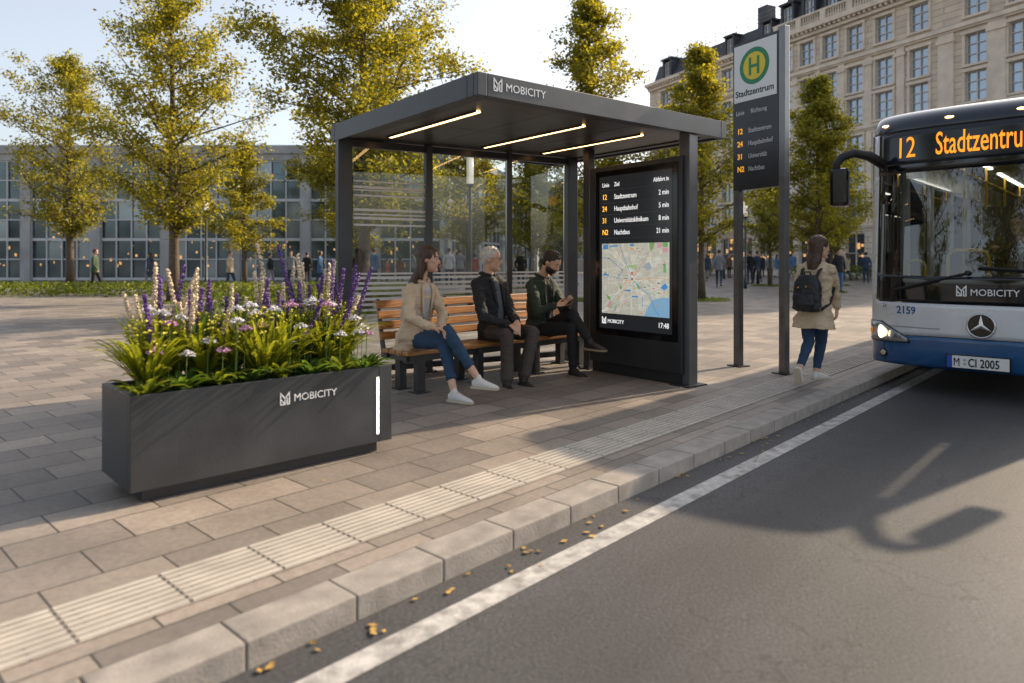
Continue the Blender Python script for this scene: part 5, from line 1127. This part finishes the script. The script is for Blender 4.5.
# backpack
pel4, che4 = w4['pelvis'], w4['chest']; bf4 = Vector((.74,.67,0)).normalized(); bk = empty('backpack', che4-bf4*.22-UP*.30, math.atan2(bf4.y,bf4.x)-math.pi/2, 'black backpack worn by the woman walking toward the bus', 'backpack')
BPM = mat('backpack_black', (.012,.013,.016), .5, var=.3, vscale=9, bump=.3, bscale=30)
b = bmesh.new(); loft(b, [((0,0,-.17),(.12,0,0),(0,.06,0)),((0,-.01,-.14),(.155,0,0),(0,.085,0)),((0,-.01,.0),(.155,0,0),(0,.085,0)),((0,0,.16),(.145,0,0),(0,.075,0)),((0,.01,.245),(.10,0,0),(0,.045,0))], n=3.2); obj('bag', remesh(b,.009,3,wr=.010,wscale=14), BPM, bk, smooth=True)
b = bmesh.new(); loft(b, [((0,-.085,-.145),(.10,0,0),(0,.03,0)),((0,-.095,-.08),(.125,0,0),(0,.035,0)),((0,-.09,.01),(.12,0,0),(0,.03,0)),((0,-.08,.04),(.10,0,0),(0,.02,0))], n=3); obj('front_pocket', remesh(b,.009,2,wr=.006,wscale=16), BPM, bk, smooth=True)
b = bmesh.new()
for s in (-1,1): tube(b, [(s*.085,.02,.20),(s*.10,.09,.30),(s*.11,.20,.33),(s*.13,.34,.26),(s*.15,.36,.10),(s*.16,.22,-.08),(s*.13,.05,-.15)], .017, 8)
tube(b, [(-.04,.0,.235),(-.03,.0,.28),(.03,.0,.28),(.04,.0,.235)], .010, 6); obj('strap', b, M['blackm'], bk, smooth=True)
b = bmesh.new(); box(b, -.06,-.045,-.118,-.112,.10,.115); box(b, .03,.045,-.118,-.112,.11,.125); obj('zip_tag', b, mat('orange_tag', (.7,.35,.03), .5), bk)
# driver
def bl(x, y, z): return bus.matrix_basis_loc(x,y,z)
bm_ = Matrix.Translation((4.12,8.18,-.10)) @ Matrix.Rotation(BA,4,'Z'); bl = lambda x, y, z: bm_ @ Vector((x,y,z))
fd = (bm_.to_3x3() @ Vector((-.35,-1,0)))
dj = dict(pelvis=bl(1.34,1.58,1.17), chest=bl(1.34,1.55,1.62), head=bl(1.32,1.47,1.92), face=fd, body=bm_.to_3x3() @ Vector((0,-1,0)), kneeR=bl(1.19,1.10,1.20), kneeL=bl(1.49,1.10,1.20), ankleR=bl(1.19,0.95,0.62), ankleL=bl(1.49,0.95,0.62), toeR=bl(1.19,0.70,0.56), toeL=bl(1.49,0.70,0.56), elbowR=bl(1.06,1.35,1.45), elbowL=bl(1.62,1.35,1.45), wristR=bl(1.14,1.05,1.62), wristL=bl(1.56,1.05,1.62), curl=.8)
person(bl(1.34,1.58,0.44), dj, hs=.25, S=1.0, hair='short', label='bus driver with glasses in a dark uniform behind the windscreen', voxel=.010, wear=dict(hairm=HD_, glasses=1, beard=0, trousers=BKT, jacket=cloth('navy_uniform', (.02,.025,.04)), shirt=WTS, shoe=DSH, sole=DSO, jl=.05))
# people on the plaza behind: four poses, copied with their own clothes
def stand(ph_, arms=0, S=1.0):
    h = .88; f = Vector((0,-1,0)); k = ph_
    return dict(pelvis=(0,0,.93), chest=(0,0,1.38), head=(0,-.03,1.62), face=(0,-1,0), body=(0,-1,0), kneeL=(.10,-.02-.14*k,.50), kneeR=(-.10,.0+.04*k,.50), ankleL=(.10,-.20*k,.09), ankleR=(-.10,.30*k,.10+.06*k), toeL=(.12,-.20*k-.15,.03), toeR=(-.12,.30*k-.14,.03), elbowL=(.26,.04+.08*k,1.13), elbowR=(-.26,.04-.08*k,1.13), wristL=(.25,-.03+.16*k if not arms else -.22,.90 if not arms else 1.15), wristR=(-.25,-.03-.16*k,.90), curl=.4)
pj = cloth('coat_navy', (.03,.045,.07)); pt = cloth('trousers_dark', (.025,.027,.035))
protos = []
for i, (k, ar, hr) in enumerate([(0.0,0,'short'),(1.0,0,'short'),(.8,0,'long'),(.15,1,'short')]):
    J = stand(k, ar); pp = person((0,0,0), J, hs=.235, S=.98, hair=hr, detail=False, voxel=.017, label='x', group='people on the plaza', wear=dict(hairm=HD_, trousers=pt, jacket=pj, shoe=DSH, sole=DSO, jl=.14 if i != 2 else .3, flare=.19))
    protos.append(pp)
pal = dict(navy=(.03,.05,.09), black=(.015,.015,.018), grey=(.22,.23,.25), blue=(.07,.15,.28), white=(.52,.53,.55), beige=(.40,.32,.22), green=(.05,.08,.04), brown=(.12,.07,.04), red=(.30,.05,.04))
pal_m = {k: cloth('crowd_'+k, v) for k, v in pal.items()}
crowd = [ # px, foot py, height px, pose, heading deg, jacket, trousers, hair, label
 (719,287.5,38,1,160,'grey','navy',HB_,'person in a grey top walking away between the display and the stop sign'),
 (737,283.5,31,0,20,'white','navy',HD_,'person in a pale top just left of the left sign post'),
 (750,284,33,3,200,'black','navy',HD_,'person in black beside the far street lamp, left one of the pair'),
 (757,283,32,1,190,'navy','black',HB_,'person in navy beside the far street lamp, right one of the pair'),
 (762,277,23,0,0,'black','black',HD_,'distant person in black between the sign posts'),
 (777,278,24,2,90,'blue','white',HB_,'distant person in light blue left of the right sign post'),
 (793,280,28,1,10,'blue','grey',HD_,'person in blue jacket just left of the walking woman'),
 (839,292.5,44,0,10,'black','blue',HD_,'person in a black jacket and jeans standing right of the walking woman'),
 (860,279.5,27,1,200,'black','grey',HD_,'distant person in black beside the bus door'),
 (701,281,28,1,30,'beige','navy',HB_,'person in beige right beside the display panel edge'),
 (596,281,30,1,190,'blue','navy',HB_,'person in blue left of the display panel in the shelter gap'),
 (589,283,30,3,180,'red','black',HD_,'person in dark red near the right rear post'),
 (449,287,39,0,180,'white','navy',HB_,'person in a white top behind the glass between the woman and the grey haired man'),
 (460,286,37,1,170,'grey','navy',HB_,'person in grey top right of the white clad one behind the glass'),
 (475,285,31,3,150,'red','black',HD_,'person in red behind the first street lamp pole'),
 (521,288,38,0,10,'black','black',HD_,'person in black seen between the grey haired man and the bearded man'),
 (531,283,30,1,60,'blue','grey',HB_,'person in blue just left of the bearded man head'),
 (567,285,31,2,200,'navy','grey',HB_,'person in navy right of the bearded man head'),
 (374,290,42,3,150,'blue','black',HB_,'person in blue behind the left glass pane beside the maple trunk'),
 (357,287,36,0,40,'black','navy',HD_,'person in black left of the maple trunk behind the glass'),
 (400,284,28,2,200,'brown','black',HB_,'person in brown before the concrete pier of the glass building'),
 (387,285,26,0,90,'red','navy',HD_,'person in red between the maple trunk and the concrete pier'),
 (307,285,33,0,170,'black','black',HD_,'person in black at the glass doors left of the shelter'),
 (291,286,35,1,10,'grey','navy',HD_,'person in grey before the glass doors, farther left of the shelter'),
 (551,279,24,1,90,'white','navy',HD_,'distant person in white behind the bearded man'),
 (542,278,23,0,0,'green','black',HB_,'distant person in green behind the bearded man shoulder'),
 (230,291,40,1,80,'beige','navy',HB_,'person in beige walking before the glass building at the left'),
 (150,288,36,2,260,'navy','grey',HD_,'person in navy walking near the left picture edge'),
 (95,293,44,1,100,'green','black',HB_,'person in green walking past the leftmost maple'),
 (494,281,25,1,90,'grey','black',HD_,'distant person in grey between the street lamp pole and the grey haired man'),
] + [
 (707,279,25,2,140,'navy','grey',HB_,'distant person in navy beyond the slender maple'),
 (729,278,24,0,30,'brown','black',HD_,'distant person in brown behind the pair of grey clad walkers'),
 (770,281,28,0,170,'grey','black',HD_,'person in grey between the far street lamp and the right sign post'),
 (847,281,28,2,200,'beige','navy',HB_,'person in beige behind the man in the black jacket'),
 (866,283,31,0,150,'navy','navy',HD_,'person in navy at the very edge of the bus pillar'),
 (438,284,32,0,160,'navy','black',HD_,'person in navy right beside the glass mullion behind the woman'),
 (484,283,27,2,90,'blue','grey',HB_,'distant person in blue just right of the street lamp pole'),
 (515,282,27,1,270,'beige','navy',HD_,'distant person in beige at the left of the thin mullion'),
 (560,281,28,0,90,'beige','black',HD_,'distant person in beige behind the phone holder face'),
 (414,283,30,1,280,'grey','navy',HD_,'person in grey behind the hair of the seated woman'),
 (320,286,35,2,90,'blue','navy',HB_,'person in blue close to the left corner post of the shelter'),
 (270,284,31,1,110,'black','grey',HD_,'person in black passing the third bay of the glass building'),
]
for n, (px, py, hpx, po, hdg, ja, tr_, hm, lb) in enumerate(crowd):
    g = gd(px, py); q = copy_tree(protos[po]); q.location = g; q.rotation_euler = (0,0,R(hdg)); s_ = hpx/FPX*g.y/1.74; q.scale = (s_*.98, s_*.98, s_); q['label'] = lb
    for ch in q.children:
        k = ch.name.split('.')[0]; m_ = {'jacket': pal_m[ja], 'coat': pal_m[ja], 'trousers': pal_m[tr_], 'hair': hm}.get(k)
        if m_: ch.material_slots[0].link = 'OBJECT'; ch.material_slots[0].material = m_
for pp in protos:
    for ch in list(pp.children):
        for g2 in list(ch.children): bpy.data.objects.remove(g2)
        bpy.data.objects.remove(ch)
    bpy.data.objects.remove(pp)
